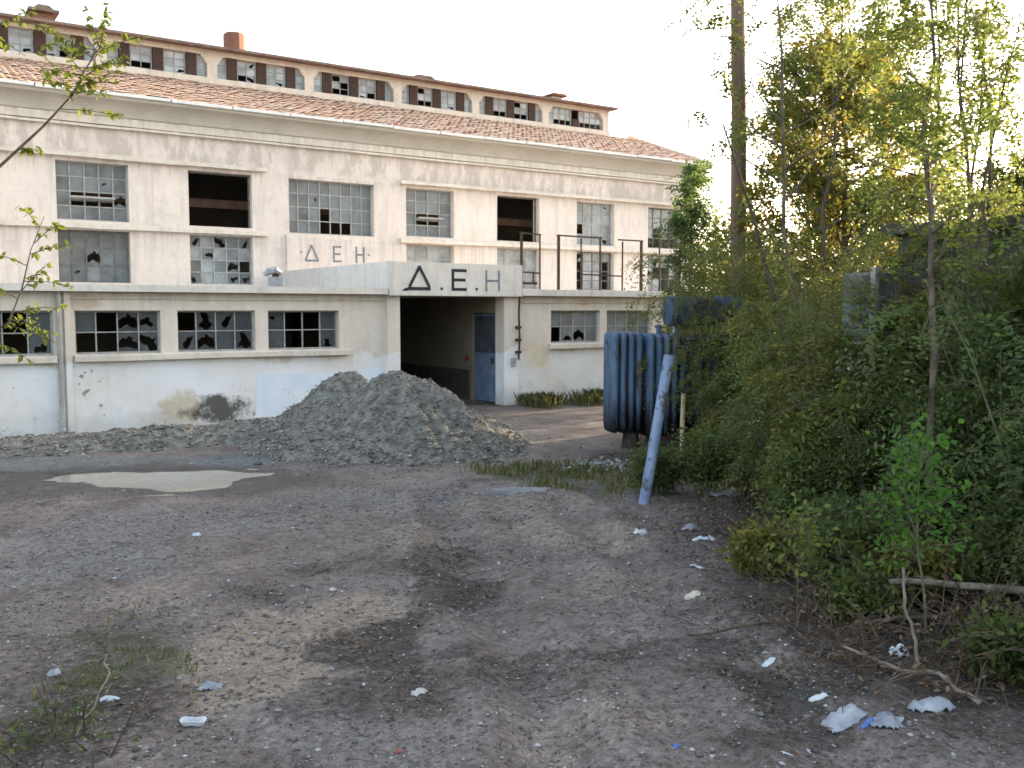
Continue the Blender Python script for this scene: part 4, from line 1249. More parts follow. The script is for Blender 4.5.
# tall trees
plant("tree", (13.66, 10.09), "tree catching the low sun above the shrubs, sun gold put into the leaf colour", "tree", 101, "bark", "leaf_sunlit", per=3, L=.38, l=.115, w=.055, height=6.4, r0=.10, limbs=38, l0=.28, limb_len=.42, limb_up=.55, twigs=6, twig_len=.55, lean=(.02, .02), group=G1)
plant("tree", (15.3, 7.9), "broad olive green tree behind the shed", "tree", 102, "bark", "leaf_olive", per=4, L=.34, l=.10, w=.05, height=4.3, r0=.09, limbs=24, l0=.2, limb_len=.34, twigs=5, twig_len=.5, group=G1)
plant("tree", (10.7, 8.75), "thin curved tree with sparse leaves whose top leaves the frame beside the pole", "tree", 103, "bark", "leaf_olive", per=1, L=.28, l=.085, w=.042, height=7.4, r0=.05, limbs=20, l0=.5, limb_len=.36, limb_up=.5, twigs=4, twig_len=.4, lean=(-.02, .06), wig=.10, group=G1)
plant("tree", (7.40, 4.66), "slender dark stemmed tree rising in front of the shed with a sparse top", "tree", 104, "bark", "leaf_mid", per=2, L=.24, l=.065, w=.032, height=5.6, r0=.042, limbs=18, l0=.45, limb_len=.17, limb_up=.7, twigs=3, twig_len=.28, wig=.09, lean=(-.005, .0), group=G1)
plant("tree", (8.85, 5.05), "group of thin bare stems with leaf tufts near the right edge", "tree", 105, "bark", "leaf_mid", per=1, L=.24, l=.065, w=.032, height=6.2, r0=.035, stems=5, spread=.10, limbs=7, l0=.55, limb_len=.12, limb_up=.8, twigs=3, twig_len=.25, wig=.09, group=G1)
plant("tree", (12.6, 12.95), "slender green tree standing against the right end of the factory", "tree", 106, "bark_green", "leaf_bluegreen", per=4, L=.26, l=.08, w=.035, height=4.7, r0=.05, limbs=20, l0=.2, limb_len=.16, limb_up=.8, twigs=4, twig_len=.3, group=G1)
plant("tree", (9.3, 3.6), "dark leafy tree leaning in from the right edge over the shed", "tree", 107, "bark", "leaf_mid", per=1, L=.26, l=.06, w=.026, height=5.0, r0=.06, limbs=18, l0=.35, limb_len=.24, twigs=4, twig_len=.4, lean=(-.03, .05), group=G1)
plant("tree", (12.0, 9.3), "airy olive tree before the golden one, crown cut by the top edge", "tree", 108, "bark", "leaf_mid", per=2, L=.30, l=.085, w=.040, height=6.8, r0=.06, limbs=26, l0=.38, limb_len=.30, limb_up=.5, twigs=4, twig_len=.45, wig=.09, group=G1)
plant("tree", (9.9, 6.0), "airy tree growing up beside the shed corner", "tree", 109, "bark", "leaf_mid", per=1, L=.26, l=.07, w=.032, height=5.6, r0=.05, limbs=18, l0=.45, limb_len=.24, limb_up=.6, twigs=4, twig_len=.35, wig=.1, group=G1)
# far trees beyond the transformer, closing the view under the golden crown; last three added to block sun
for k, (bx_, by_, hh, lab) in enumerate([(16.5, 12.5, 4.2, "olive green tree far behind the transformer"), (14.8, 13.6, 3.6, "low bushy tree close to the far end of the factory"), (20.5, 11.6, 4.2, "dull green tree behind the shed and golden tree"), (17.5, 8.6, 4.6, "bushy tree just above the shed roof"), (21, 14.5, 4.6, "farthest olive tree seen between pole and shed"), (16.3, 15.6, 3.4, "squat bushy tree added at the far right to shade the yard"), (19.5, 16.9, 3.6, "bushy tree added near the hidden end of the wing to block sun"), (21.0, 18.3, 3.4, "low tree added by the wing wall to shade the gravel ridge")]):
    plant("tree", (bx_, by_), lab, "tree", 120+k, "bark", "leaf_olive" if k % 2 else "leaf_mid", kind='broad', per=9, l=.14, w=.085, jit=.16, height=hh, r0=.08, limbs=18, l0=.12, limb_len=.38, twigs=5, twig_len=.5, group=G1)
# dense shrubs
SHR = [
 ((11.35, 10.2), 2.9, "leaf_mid", "leafy shrub right behind the wooden stake", .26),
 ((10.85, 9.2), 2.7, "leaf_olive", "olive shrub spreading between leaning post and shed", .30),
 ((10.3, 8.45), 1.9, "leaf_deep", "dark low shrub right of the leaning blue post", .40),
 ((9.75, 7.85), 2.6, "leaf_mid", "rounded shrub left of the grey cabinet", .30),
 ((11.6, 11.2), 3.6, "leaf_olive", "tall shrub wrapped round the wooden pole", .22),
 ((12.2, 10.0), 3.7, "leaf_olive", "tall olive shrub below the golden tree", .26),
 ((11.4, 8.9), 3.4, "leaf_mid", "tall shrub filling the gap left of the shed", .28),
 ((8.75, 7.35), 1.5, "leaf_deep", "low dark shrub at the edge of the bare soil", .45),
 ((8.45, 6.25), 1.9, "leaf_olive", "drooping shrub in front of the grey cabinet", .40),
 ((8.1, 4.35), 2.7, "leaf_bluegreen", "tall fern leaved shrub before the shed", .26),
 ((7.65, 3.75), 2.6, "leaf_deep", "dark shrub at the right edge of the picture", .30),
 ((9.2, 3.9), 2.9, "leaf_olive", "tall leafy shrub against the shed at the right edge", .22),
 ((7.2, 3.1), 1.6, "leaf_deep", "low dark shrub cut by the right edge", .40),
 ((9.35, 5.9), 2.9, "leaf_olive", "shrub reaching over the shed roof next to the cabinet", .22),
 ((9.3, 6.35), 3.3, "leaf_olive", "upright shrub covering the corner of the shed", .16),
 ((9.0, 6.85), 2.9, "leaf_mid", "airy shrub standing just left of the cabinet door", .20),
 ((10.7, 8.2), 3.5, "leaf_olive", "tall airy shrub filling the gap behind the cabinet", .24),
 ((11.3, 9.9), 3.7, "leaf_mid", "tall airy shrub between the pole and the golden tree", .24),
 ((12.0, 11.9), 3.9, "leaf_mid", "leafy shrub under the slender tree by the factory end", .22),
 ((8.0, 5.6), 1.8, "leaf_deep", "low arching shrub in front of the slender tree", .45),
 ((13.0, 10.8), 3.8, "leaf_olive", "tall olive shrub right behind the pole", .26),
 ((8.9, 5.55), 3.5, "leaf_mid", "light green shrub rising above the shed roof edge", .18),
 ((8.95, 4.65), 3.6, "leaf_olive", "olive shrub rising above the shed roof near the bare stems", .18),
 ((9.05, 3.95), 3.6, "leaf_mid", "light green shrub above the shed roof at the right edge", .18),
 ((8.3, 3.95), 3.3, "leaf_bluegreen", "fern leaved shrub cut off by the right edge", .20),
 ((9.35, 7.0), 2.2, "leaf_mid", "leafy shrub crowding the foot of the cabinet", .30),
]
HAB = {'fine': dict(L=.20, l=.036, w=.017, npair=9, per=1, jit=.02, spray=.068, limbs=11, limb_len=.42, twigs=1, twig_len=.25),
       'long': dict(L=.40, l=.10, w=.036, npair=7, per=1, jit=.02, spray=.13, limbs=8, limb_len=.40, twigs=1, twig_len=.25),
       'mixed': dict(L=.26, l=.058, w=.024, npair=7, per=1, jit=.03, spray=.078, limbs=10, limb_len=.38, twigs=1, twig_len=.3)}
for k, (bp, hh, lm, lab, sp_) in enumerate(SHR):
    hb = HAB[('mixed', 'long', 'fine', 'long', 'mixed')[k % 5]] if 'fern' not in lab else HAB['long']
    plant("shrub", bp, lab, "shrub", 200+k, "bark_green", lm, height=hh, r0=.018, stems=6, spread=sp_, l0=.12, limb_up=.75, trunk_name="stem", sides=5, curve=.25, group=G1, droop=.5, **hb)
# bright green sapling with a pale stem
plant("sapling", (5.95, 3.72), "bright green sapling with fresh leaves above the fallen log", "sapling", 301, "bark_green", "leaf_bright", kind='broad', per=2, l=.065, w=.038, jit=.07, height=1.35, r0=.012, stems=1, spread=.3, limbs=18, l0=.35, limb_len=.30, twigs=3, twig_len=.16, trunk_name="stem")
plant("sapling", (5.62, 4.55), "small green plant at the edge of the dry brush", "sapling", 302, "bark_green", "leaf_mid", kind='broad', per=2, l=.06, w=.034, jit=.05, height=.8, r0=.008, stems=1, spread=.3, limbs=14, l0=.2, limb_len=.34, twigs=2, twig_len=.14, trunk_name="stem")
# bramble weeds at the shrub edge
for k, (bp, hh, lab) in enumerate([((7.6, 6.0), .8, "olive weed clump between shrubs and soil"), ((6.9, 5.1), .55, "low weed clump beside the dry branches"), ((6.45, 4.75), .6, "dark weed clump left of the sapling"), ((8.5, 8.3), .8, "weed clump behind the white plastic heap"), ((8.2, 8.9), .5, "weed clump at the foot of the leaning post"), ((6.3, 5.5), .35, "yellowish weed clump near the cream paper"), ((6.9, 3.7), .7, "dark weed clump under the fallen log"), ((5.95, 4.25), .22, "small weed clump among the dry brown stems"), ((6.55, 4.2), .4, "weed clump right behind the bright sapling"), ((5.75, 3.0), .22, "weed clump right of the puffed bag"), ((6.75, 2.95), .4, "weed clump at the lower right edge"), ((5.6, 2.55), .2, "low weed clump in the lower right corner"), ((7.25, 5.75), .5, "weed clump at the foot of the olive shrubs")]):
    plant("weed", bp, lab, "weed", 320+k, "bark_green", "leaf_deep" if k not in (5, 8, 10) else "leaf_olive", kind='broad', per=5, l=.07, w=.035, jit=.06, height=hh, r0=.008, stems=8, spread=.7, limbs=6, l0=.1, limb_len=.3, twigs=3, twig_len=.16, trunk_name="stem", sides=4)

# dry brush: bare reddish stems
def brush(name, base, n, hh, spread, lab, seed, mat="twig_brown", dirb=(0, 0), leaf=None):
    r = random.Random(seed); z = float(terrain_z(base[0], base[1])); b_ = Vector((base[0], base[1], z))
    T_ = thing(name, b_, lab, "brush"); q = MB(); an = []
    for i in range(n):
        a = r.uniform(0, 6.28); s_ = r.uniform(.2, 1)*spread
        p0 = b_+Vector((r.gauss(0, .25), r.gauss(0, .25), 0)); d = Vector((math.cos(a)*s_+dirb[0], math.sin(a)*s_+dirb[1], r.uniform(.25, 1))).normalized()
        pts = [p0]; L = hh*r.uniform(.5, 1.2)
        for j in range(5):
            d = (d+Vector((r.gauss(0, .12), r.gauss(0, .12), -.12))).normalized(); nxt = pts[-1]+d*L/5
            nxt.z = max(nxt.z, z+.02); pts.append(nxt)
        q.tube(pts, [.006, .0055, .005, .004, .003, .002], 4, False)
        for j in range(3):
            k = r.randint(1, 4); dd = (d+Vector((r.gauss(0, .7), r.gauss(0, .7), r.gauss(0, .3)))).normalized()
            e = pts[k]+dd*L*.25; e.z = max(e.z, z+.02); q.tube([pts[k], e], [.003, .0015], 4, False); an.append((e, dd)); an.append((pts[k], dd))
    st_ = q.build("dry_stems", mat, T_); st_["kind"] = "stuff"
    if leaf:
        rs = np.random.default_rng(seed); P = np.repeat(np.array([a[0] for a in an]), 1, 0); D = np.repeat(np.array([a[1] for a in an]), 1, 0)
        P = P+rs.normal(0, .04, P.shape); V_, Q_ = broad(P, D, .05, .022, rs); V_[:, 2] = np.maximum(V_[:, 2], z+.01)
        np_mesh("dry_leaves", V_, Q_, leaf, T_)
    return T_
brush("dry_brush", (6.6, 5.05), 40, .8, 1.0, "tangle of reddish dry stems left of the weeds", 401, leaf="leaf_dry")
brush("dry_brush", (5.25, 3.85), 50, .38, 1.2, "low mat of dry brown stems above the white bags", 402, leaf="leaf_dry")
brush("dry_brush", (5.9, 3.55), 32, .6, 1.0, "dry brown stems heaped below the fallen log", 403, leaf="leaf_dry")
brush("dry_brush", (8.0, 6.0), 40, 1.7, .35, "tall dry reddish stalks leaning among the green shrubs", 404, dirb=(.5, -.2), leaf="leaf_dry")
brush("dry_brush", (6.0, 2.9), 40, .7, 1.0, "dark tangle of dry stems at the lower right corner", 405, "dead_dark", leaf="leaf_dry")
brush("dry_brush", (5.85, 4.5), 70, .5, 1.3, "sprawl of broken dry twigs between the cream paper and the log", 407, leaf="leaf_dry")
brush("dry_brush", (6.35, 3.75), 60, .75, 1.0, "thick dry twigs tangled over the fallen log", 408, "dead_dark", leaf="leaf_dry")
brush("dry_brush", (5.6, 3.2), 45, .4, 1.4, "dry twigs spread around the curved pale branch", 409, leaf="leaf_dry")
brush("dry_brush", (7.3, 6.7), 40, .6, 1.0, "sparse dry stems at the far edge of the brush", 406, leaf="leaf_dry")

def branch(name, pts, rad, mat, lab, seed=1, subs=2, cat="branch"):
    r = random.Random(seed); z = [float(terrain_z(p[0], p[1])) for p in pts]
    o_ = Vector((pts[0][0], pts[0][1], z[0])); P = []
    pts = [Vector((p[0], p[1], p[2]+zz)) for p, zz in zip(pts, z)]
    for a, b_ in zip(pts, pts[1:]):
        for k in range(4): P.append(a.lerp(b_, k/4)+Vector((r.gauss(0, .008), r.gauss(0, .008), r.gauss(0, .008))))
    P.append(pts[-1])
    n = len(P); rr_ = [rad[0]+(rad[1]-rad[0])*i/(n-1) for i in range(n)]
    q = MB(); q.tube(P, rr_, 8, True, .12, r)
    for s_ in range(subs):
        k = r.randint(n//4, n-2); d = Vector((r.gauss(0, 1), r.gauss(0, 1), abs(r.gauss(0, .4)))).normalized(); L = r.uniform(.15, .35)
        q.tube([P[k], P[k]+d*L*.5, P[k]+d*L+Vector((0, 0, -.03))], [rr_[k]*.5, rr_[k]*.35, .003], 6, False)
    ob = q.build(name, mat, None, True, o_)
    tagset(ob, lab, cat); return ob
branch("fallen_log", [(6.0, 4.05, .32), (6.35, 3.75, .30), (6.75, 3.35, .22), (7.1, 2.95, .18)], (.02, .036), "dead_wood", "pale fallen log sloping across the brush at the right", 501)
branch("dead_branch", [(5.5, 4.05, .10), (5.9, 3.85, .12), (6.3, 3.6, .13)], (.012, .02), "dead_dark", "thin dark stick lying below the fallen log", 502)
branch("dead_branch", [(5.10, 3.75, .14), (5.2, 3.5, .07), (5.25, 3.2, .10), (5.2, 2.9, .04)], (.009, .016), "dead_wood", "curved pale branch beside the dry mat of stems", 503)
branch("dead_branch", [(5.32, 3.38, .0), (5.37, 3.42, .20), (5.38, 3.52, .38), (5.42, 3.56, .62)], (.013, .008), "dead_wood", "upright pale stick growing from the curved branch", 504, 1)
branch("dead_branch", [(5.25, 4.45, .03), (4.8, 4.75, .03), (4.3, 5.0, .02)], (.012, .005), "twig_brown", "long thin twig lying on the bare soil", 505, 3)
branch("dead_branch", [(7.6, 3.7, .0), (7.35, 3.65, .7), (7.5, 3.6, 1.2), (7.8, 3.4, 1.9)], (.045, .025), "dead_dark", "thick dark forked stem at the right edge", 506, 3)
branch("dead_branch", [(1.05, 6.5, .02), (1.12, 6.2, .14), (1.05, 5.75, .16), (.8, 5.3, .04)], (.007, .004), "dead_wood", "arched pale twig in the lower left corner", 507, 2)
branch("dead_branch", [(6.75, 5.2, .0), (6.85, 5.3, .35), (7.2, 5.35, .5)], (.014, .007), "dead_dark", "dark crooked stick poking out of the dry stems", 508, 2)

branch("dead_branch", [(9.9, 8.0, .6), (9.75, 8.3, 2.2), (9.45, 8.55, 3.6), (9.2, 8.8, 4.7)], (.035, .012), "dead_dark", "dark bare branch arching up in front of the golden tree", 509, 5)
branch("dead_branch", [(8.9, 6.9, .1), (8.6, 6.6, .9), (8.2, 6.5, 1.35), (7.7, 6.6, 1.2)], (.02, .006), "twig_brown", "brown bare shoot bending out of the shrubs over the soil", 510, 5)
branch("dead_branch", [(7.9, 5.3, .0), (7.95, 5.2, 1.0), (8.2, 5.0, 2.0), (8.25, 4.9, 2.9)], (.024, .008), "dead_dark", "thin dark upright stem beside the slender tree", 511, 5)
# grass -----------------------------------------------------------------
def grass(name, x, y, hmin, hmax, lab, seed, mat="grass_blade"):
    rs = np.random.default_rng(seed); n = len(x)
    z = terrain_z(x, y); h = rs.uniform(hmin, hmax, n); a = rs.uniform(0, 6.28, n); ln = rs.uniform(.1, .6, n)*h
    P = np.stack([x, y, z-.005], 1); sd_ = np.stack([-np.sin(a), np.cos(a), 0*a], 1)*(.004+.004*rs.random(n))[:, None]
    mid = P+np.stack([np.cos(a)*ln*.35, np.sin(a)*ln*.35, h*.6], 1); tip = P+np.stack([np.cos(a)*ln, np.sin(a)*ln, h], 1)
    V_ = np.stack([P-sd_, P+sd_, mid+sd_*.7, tip, mid-sd_*.7], 1).reshape(-1, 3)
    Q_ = np.arange(5*n).reshape(-1, 5)
    o = np_mesh(name, V_, Q_, mat); tagset(o, lab, "grass", None, "stuff"); return o
def gd(lst, thr=.35): 
    return lambda x, y: (blobs(lst, x, y, .4, 51) > thr)*(fbm(x*2.5, y*2.5, 99, 3) > .40)*1.0
x, y = scatter(5200, 6.3, 10.5, 8.4, 12.6, lambda x, y: .9*blobs(GREEN, x, y, .7, 51)**1.3*smooth(.38, .6, fbm(x*2.2, y*2.2, 99, 3)), 61); grass("grass_by_transformer", x, y, .03, .14, "thin mixed grass in front of the transformer", 62)
x, y = scatter(3600, 12.7, 18.5, 17.6, 19.1, lambda x, y: smooth(.36, .62, fbm(x*1.9, y*1.9, 98, 3))*smooth(17.5, 18.8, y), 63); grass("grass_at_wall", x, y, .05, .36, "rough grass at the foot of the wall right of the entrance", 64)
x, y = scatter(2600, .2, 2.4, 5, 8, lambda x, y: .8*blobs(GREEN, x, y, .8, 51)*smooth(.36, .62, fbm(x*3, y*3, 99, 3)), 65); grass("grass_patch", x, y, .015, .06, "short green grass patch at the lower left", 66)
x, y = scatter(9000, 5.2, 12, 2.5, 10.5, lambda x, y: smooth(.2, 1.2, (x-4.9)*.83-(y-3.2)*.53)*(fbm(x*1.7, y*1.7, 97, 3) > .42), 67); grass("undergrowth", x, y, .05, .28, "dark grassy undergrowth beneath the right hand shrubs", 68, "leaf_deep")

# broken concrete remains
def slab_piece(name, cx_, cy_, ru, rv, h, lab, seed):
    r = random.Random(seed); z = float(terrain_z(cx_, cy_)); pts = []
    for k in range(14):
        a = 2*math.pi*k/14; j = r.uniform(.7, 1.1)
        pts.append((cx_+RT.x*math.cos(a)*ru*j-RT.y*math.sin(a)*rv*j, cy_+RT.y*math.cos(a)*ru*j+RT.x*math.sin(a)*rv*j))
    q = MB(); q.prism(pts, z-.05, z+h); o = q.build(name, "slab_dirty", None, False, Vector((cx_, cy_, z))); tagset(o, lab, "slab")
slab_piece("concrete_slab", 6.75, 9.75, .42, .20, .014, "flat broken concrete slab in the middle of the yard", 1)
slab_piece("concrete_slab", 8.75, 11.15, .36, .22, .03, "flat broken concrete slab in the grass before the transformer", 2)
q_r = np.random.default_rng(77); n = 260
P = np.stack([q_r.normal(9.0, .35, n), q_r.normal(10.95, .25, n), np.zeros(n)], 1); P[:, 2] = terrain_z(P[:, 0], P[:, 1])+.01
a_, b_ = stones(P, q_r.uniform(.015, .06, n), 78); o = np_mesh("rubble", a_, b_, "heap_stone"); tagset(o, "small heap of rubble beside the transformer foot", "rubble", None, "stuff")

# ------------------------------------------------------------------ litter
def crumple(name, x, y, sx, sy, h, mat, lab, seed, cat="litter", rot=0):
    n = 9; rs = np.random.default_rng(seed); sx *= .85; sy *= .85; h *= .7
    u, v = np.meshgrid(np.linspace(-1, 1, n), np.linspace(-1, 1, n))
    ru = u*(1+.25*(rs.random((n, n))-.5)); rv = v*(1+.25*(rs.random((n, n))-.5))
    rd = np.maximum(np.abs(u), np.abs(v))
    zz = .75*h*(1-rd**3)*(.1+1.6*fbm(u*2.2+seed, v*2.2, seed, 3))+h*.55*(rs.random((n, n))-.4)
    c, s = math.cos(rot), math.sin(rot); X = ru*sx*(1-.15*rd*np.abs(v)); Y = rv*sy*(1-.15*np.abs(u)*rd)
    wx = x+X*c-Y*s; wy = y+X*s+Y*c
    z0 = terrain_z(wx, wy); wz = z0+.006+np.maximum(zz, 0)
    V_ = np.stack([wx, wy, wz], -1).reshape(-1, 3)
    i_ = np.arange(n-1)[None]+n*np.arange(n-1)[:, None]; Q_ = np.stack([i_, i_+1, i_+1+n, i_+n], -1).reshape(-1, 4)
    m_ = (n-1)*n
    Vb = V_.copy(); Vb[:, 2] -= .005
    Q2 = Q_[:, ::-1]+len(V_)
    o = np_mesh(name, np.concatenate([V_, Vb]), np.concatenate([Q_, Q2]), mat, None, False, Vector((x, y, float(terrain_z(x, y)))))
    tagset(o, lab, cat, "litter on the yard"); return o
crumple("plastic_bag", 4.47, 3.27, .15, .085, .05, "plastic_bluewhite", "pale flattened plastic bag, left of the two by the curved branch", 601, "bag", -.2)
crumple("plastic_bag", 4.58, 3.08, .12, .085, .06, "plastic_bluewhite", "crumpled pale plastic bag next to the red twigs", 602, "bag", .3)
crumple("plastic_bag", 4.98, 3.06, .15, .075, .10, "plastic_bluewhite", "puffed grey white plastic bag below the curved branch", 603, "bag", -.6)
crumple("plastic_bag", 4.53, 3.50, .065, .03, .02, "plastic_white", "small folded white scrap above the flattened bag", 604, "bag", -.5)
crumple("plastic_bag", 5.55, 3.66, .10, .07, .09, "plastic_dark", "black and white printed plastic bag under the stick", 605, "bag", .2)
crumple("plastic_bag", 6.39, 7.16, .09, .06, .07, "plastic_white", "white scrap lying right of the wheel ruts near the leaning post", 606, "bag")
crumple("paper_sheet", 5.85, 5.81, .085, .035, .03, "plastic_white", "white paper strip at the edge of the brush", 607, "paper", -.6)
crumple("paper_sheet", 5.36, 5.38, .075, .04, .04, "paper_cream", "cream paper scrap just below the white paper strip", 608, "paper", -.5)
crumple("plastic_wrapper", 1.62, 5.69, .085, .04, .05, "plastic_bluewhite", "crumpled pale wrapper on the sandy patch at the lower left", 609, "wrapper", -.3)
crumple("plastic_wrapper", .86, 6.45, .05, .035, .05, "plastic_bluewhite", "small pale wrapper in the left grass patch", 610, "wrapper")
crumple("plastic_wrapper", 1.07, 5.85, .07, .025, .03, "plastic_white", "narrow white wrapper beside the arched twig", 611, "wrapper", -.3)
crumple("plastic_wrapper", 2.66, 9.72, .055, .045, .05, "plastic_white", "white crumpled scrap in front of the puddle", 612, "wrapper")
crumple("plastic_bag", 8.72, 8.25, .26, .15, .12, "plastic_bluewhite", "heap of pale plastic sheeting under the shrub edge", 613, "bag", -.6)
crumple("plastic_bag", 7.1, 7.15, .12, .06, .08, "plastic_bluewhite", "grey blue plastic scrap below the pale sheeting", 614, "bag", -.4)
crumple("plastic_bag", 6.85, 6.72, .14, .05, .05, "plastic_white", "white torn plastic strip in the weeds", 615, "bag", -.7)
crumple("plastic_bag", 2.65, 4.94, .06, .045, .04, "concrete_grey", "grey crumpled lump on the dark soil in front", 616, "bag")
crumple("plastic_wrapper", 2.2, 4.34, .025, .018, .02, "plastic_red", "small red and white wrapper at the bottom of the picture", 617, "wrapper")
crumple("plastic_wrapper", 4.77, 4.08, .055, .035, .03, "plastic_white", "white scrap left of the mat of dry stems", 618, "wrapper")
crumple("plastic_wrapper", 3.83, 3.13, .05, .018, .015, "plastic_white", "tiny white strip at the bottom edge right of centre", 619, "wrapper", -.5)
crumple("plastic_wrapper", 3.44, 3.55, .022, .015, .02, "plastic_blue", "small dull blue scrap near the bottom edge", 620, "wrapper")
crumple("plastic_wrapper", 6.72, 9.86, .05, .02, .03, "plastic_blue", "blue scrap lying on the concrete slab", 621, "wrapper")
crumple("plastic_wrapper", 4.50, 3.14, .06, .02, .03, "plastic_blue", "blue scrap between the two pale bags", 622, "wrapper")
# bottle-like tin
TN = thing("flat_tin", (1.39, 5.24, float(terrain_z(1.39, 5.24))), "open flattened tin lying at the bottom left", "tin")
q = MB(); zt = float(terrain_z(1.39, 5.24)); ang_ = [2*math.pi*k/16 for k in range(16)]
for rr_, z in ((.062, .004), (.075, .03), (.066, .03), (.056, .01)):
    q.v += [(1.39+RT.x*math.cos(a)*rr_-RT.y*math.sin(a)*rr_*.6, 5.24+RT.y*math.cos(a)*rr_+RT.x*math.sin(a)*rr_*.6, zt+z+.006*math.sin(3*a)) for a in ang_]
for i in range(3):
    for k in range(16): q.f.append((i*16+k, i*16+(k+1) % 16, (i+1)*16+(k+1) % 16, (i+1)*16+k))
q.f.append(tuple(reversed(range(16)))); q.f.append(tuple(48+k for k in range(16)))
q.build("bowl", "plastic_white", TN)
# tiny paper flecks nobody could count
x, y = scatter(240, -1, 9, 2, 11, lambda x, y: in_view(x, y)*np.clip(.25+.8*smooth(.35, .7, fbm(x*.7, y*.7, 94, 2)), 0, 1)*(puddle_field(x, y) > 1.3), 71)
x2 = np.concatenate([x, q_r.normal(7.6, .55, 90)]); y2 = np.concatenate([y, q_r.normal(7.6, .5, 90)])
P = np.stack([x2, y2, terrain_z(x2, y2)+.012], 1); a_, b_ = flakes(P, npr.uniform(.008, .03, len(P)), 72, .3, .7)
o = np_mesh("paper_flecks", a_, b_, "plastic_bluewhite"); tagset(o, "tiny white flecks of paper scattered on the soil", "litter", None, "stuff")

# ------------------------------------------------------------------ foreground tree on the left, branches reach into the frame
LT = thing("foreground_tree", (-.35, 5.45, float(terrain_z(-.35, 5.45))), "near tree whose leafy twigs hang into the left edge", "tree")
q = MB()
q.tube([(-.35, 5.45, -.1), (-.33, 5.42, 1.2), (-.28, 5.4, 2.3), (-.3, 5.42, 3.4), (-.25, 5.4, 4.6)], [.09, .07, .06, .045, .02], 9)
q.build("trunk", "bark", LT, True)
leafme = []
for s_ in range(3):
    me = bpy.data.meshes.new("leaf_blade")
    r = random.Random(900+s_)
    vs = [(0, 0, 0), (.25, .22, .04), (.6, .24, .03), (1, 0, -.08), (.6, -.24, .05), (.25, -.22, .03), (.5, 0, -.02)]
    me.from_pydata([(a, b_*r.uniform(.85, 1.15), c_+r.uniform(-.03, .03)) for a, b_, c_ in vs], [], [(0, 6, 1), (1, 6, 2), (2, 6, 3), (3, 6, 4), (4, 6, 5), (5, 6, 0)])
    me.update(); me.materials.append(MATS["leaf_fore"] if s_ < 3 else None); leafme.append(me)
def fore_branch(pts, rad, sub, seed, lf):
    r = random.Random(seed); q = MB(); pts = [Vector(p) for p in pts]
    q.tube(pts, [rad*(1-.8*i/(len(pts)-1)) for i in range(len(pts))], 6, True)
    tips = []
    for (i0, f_, d, L) in sub:
        p0 = pts[i0].lerp(pts[i0+1], f_); d = Vector(d).normalized()
        e = [p0, p0+d*L*.5+Vector((0, 0, .01)), p0+d*L]
        q.tube(e, [.0028, .002, .001], 5, False); tips.append(e)
    o = q.build("branch", "bark", LT, True)
    og = root_org(o)
    def put(p, d):
        w = bpy.data.objects.new("leaf", r.choice(leafme)); COL.objects.link(w); w.parent = o
        w.location = p-og; s_ = r.uniform(.026, .047); w.scale = (s_, s_, s_)
        dd = (Vector(d)+Vector((r.gauss(0, .7), r.gauss(0, .7), r.gauss(-.25, .6)))).normalized()
        w.rotation_euler = (dd.to_track_quat('X', 'Z').to_matrix().to_4x4() @ Matrix.Rotation(r.uniform(-1, 1), 4, 'X')).to_euler()
    for e in tips:
        for k in range(lf):
            t_ = r.uniform(.15, 1); p = e[0].lerp(e[1], t_*2) if t_ < .5 else e[1].lerp(e[2], t_*2-1)
            put(p, e[2]-e[0])
    return o
Rv = RT; Uv = Vector((0, 0, 1))
def rd(a, b_, c_=0): return tuple(Rv*a+Uv*b_+Vector((F.x, F.y, 0))*c_)
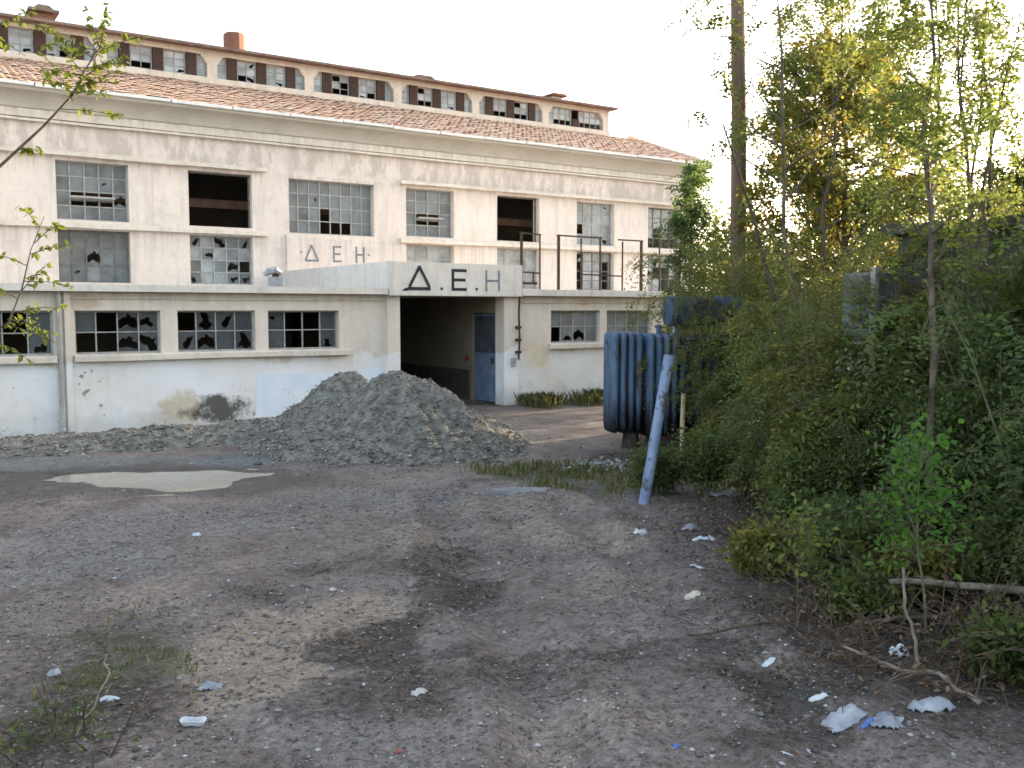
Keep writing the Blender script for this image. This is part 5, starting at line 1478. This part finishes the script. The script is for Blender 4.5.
fore_branch([(-.28, 5.4, 2.5), (.1, 5.35, 2.7), (.42, 5.21, 2.87), (.54, 5.14, 2.98), (.72, 5.04, 3.17), (.85, 4.97, 3.33), (.89, 4.95, 3.43), (.96, 4.91, 3.55)], .012,
            [(4, .9, rd(-.6, .8, .2), .26), (5, .2, rd(.9, .35), .22), (5, .6, rd(.8, .6, .3), .24), (5, .9, rd(-.7, .7), .22), (6, .3, rd(.5, .9), .22), (6, .5, rd(-.8, .5, -.3), .24), (6, .7, rd(.9, .3), .28), (6, 1, rd(.2, 1), .20), (6, .9, rd(-.3, 1), .22), (5, .3, rd(.95, .1, .2), .18), (5, .8, rd(-.9, .1), .2), (6, .1, rd(.9, .1), .2), (6, .8, rd(-.95, .1), .26), (4, .7, rd(.5, .6), .16), (6, .4, rd(.3, .5, .5), .2),
             (4, .5, rd(1, -.12), .30), (5, .1, rd(-.9, .3), .16), (3, .4, rd(1, -.05), .12), (5, 0, rd(.7, -.1, -.3), .2)], 11, 20)
fore_branch([(-.28, 5.4, 2.0), (.05, 5.32, 2.0), (.42, 5.14, 2.16), (.54, 5.07, 2.24), (.60, 5.05, 2.40), (.64, 5.02, 2.58), (.70, 5.0, 2.74)], .008,
            [(2, .5, rd(.9, .3), .22), (2, .9, rd(.8, -.3), .24), (3, .3, rd(.95, .1), .26), (3, .7, rd(-.9, .4), .2), (4, .2, rd(.9, -.1), .24), (4, .6, rd(-.9, .3), .18), (5, .2, rd(.7, .5), .16), (5, .7, rd(-.6, .6), .14), (1, .8, rd(.8, .5), .2), (2, .2, rd(.9, -.5), .26), (3, .9, rd(.6, .6), .2), (4, .9, rd(.9, .2), .2), (2, .7, rd(-.5, .8), .25), (3, .1, rd(.9, -.3), .25)], 12, 15)
fore_branch([(-.3, 5.42, 3.3), (.1, 5.3, 3.5), (.42, 5.2, 3.58), (.62, 5.1, 3.66)], .008,
            [(1, .7, rd(.9, .1), .25), (2, .3, rd(.9, -.5), .24), (2, .7, rd(.8, .3), .2), (2, .9, rd(.9, -.2), .22)], 13, 14)

# thin dark weeds in the lower left corner
brush("dry_brush", (.62, 5.35), 26, .35, .9, "sparse dark weed stems in the lower left corner", 340, "dead_dark", leaf="leaf_deep")
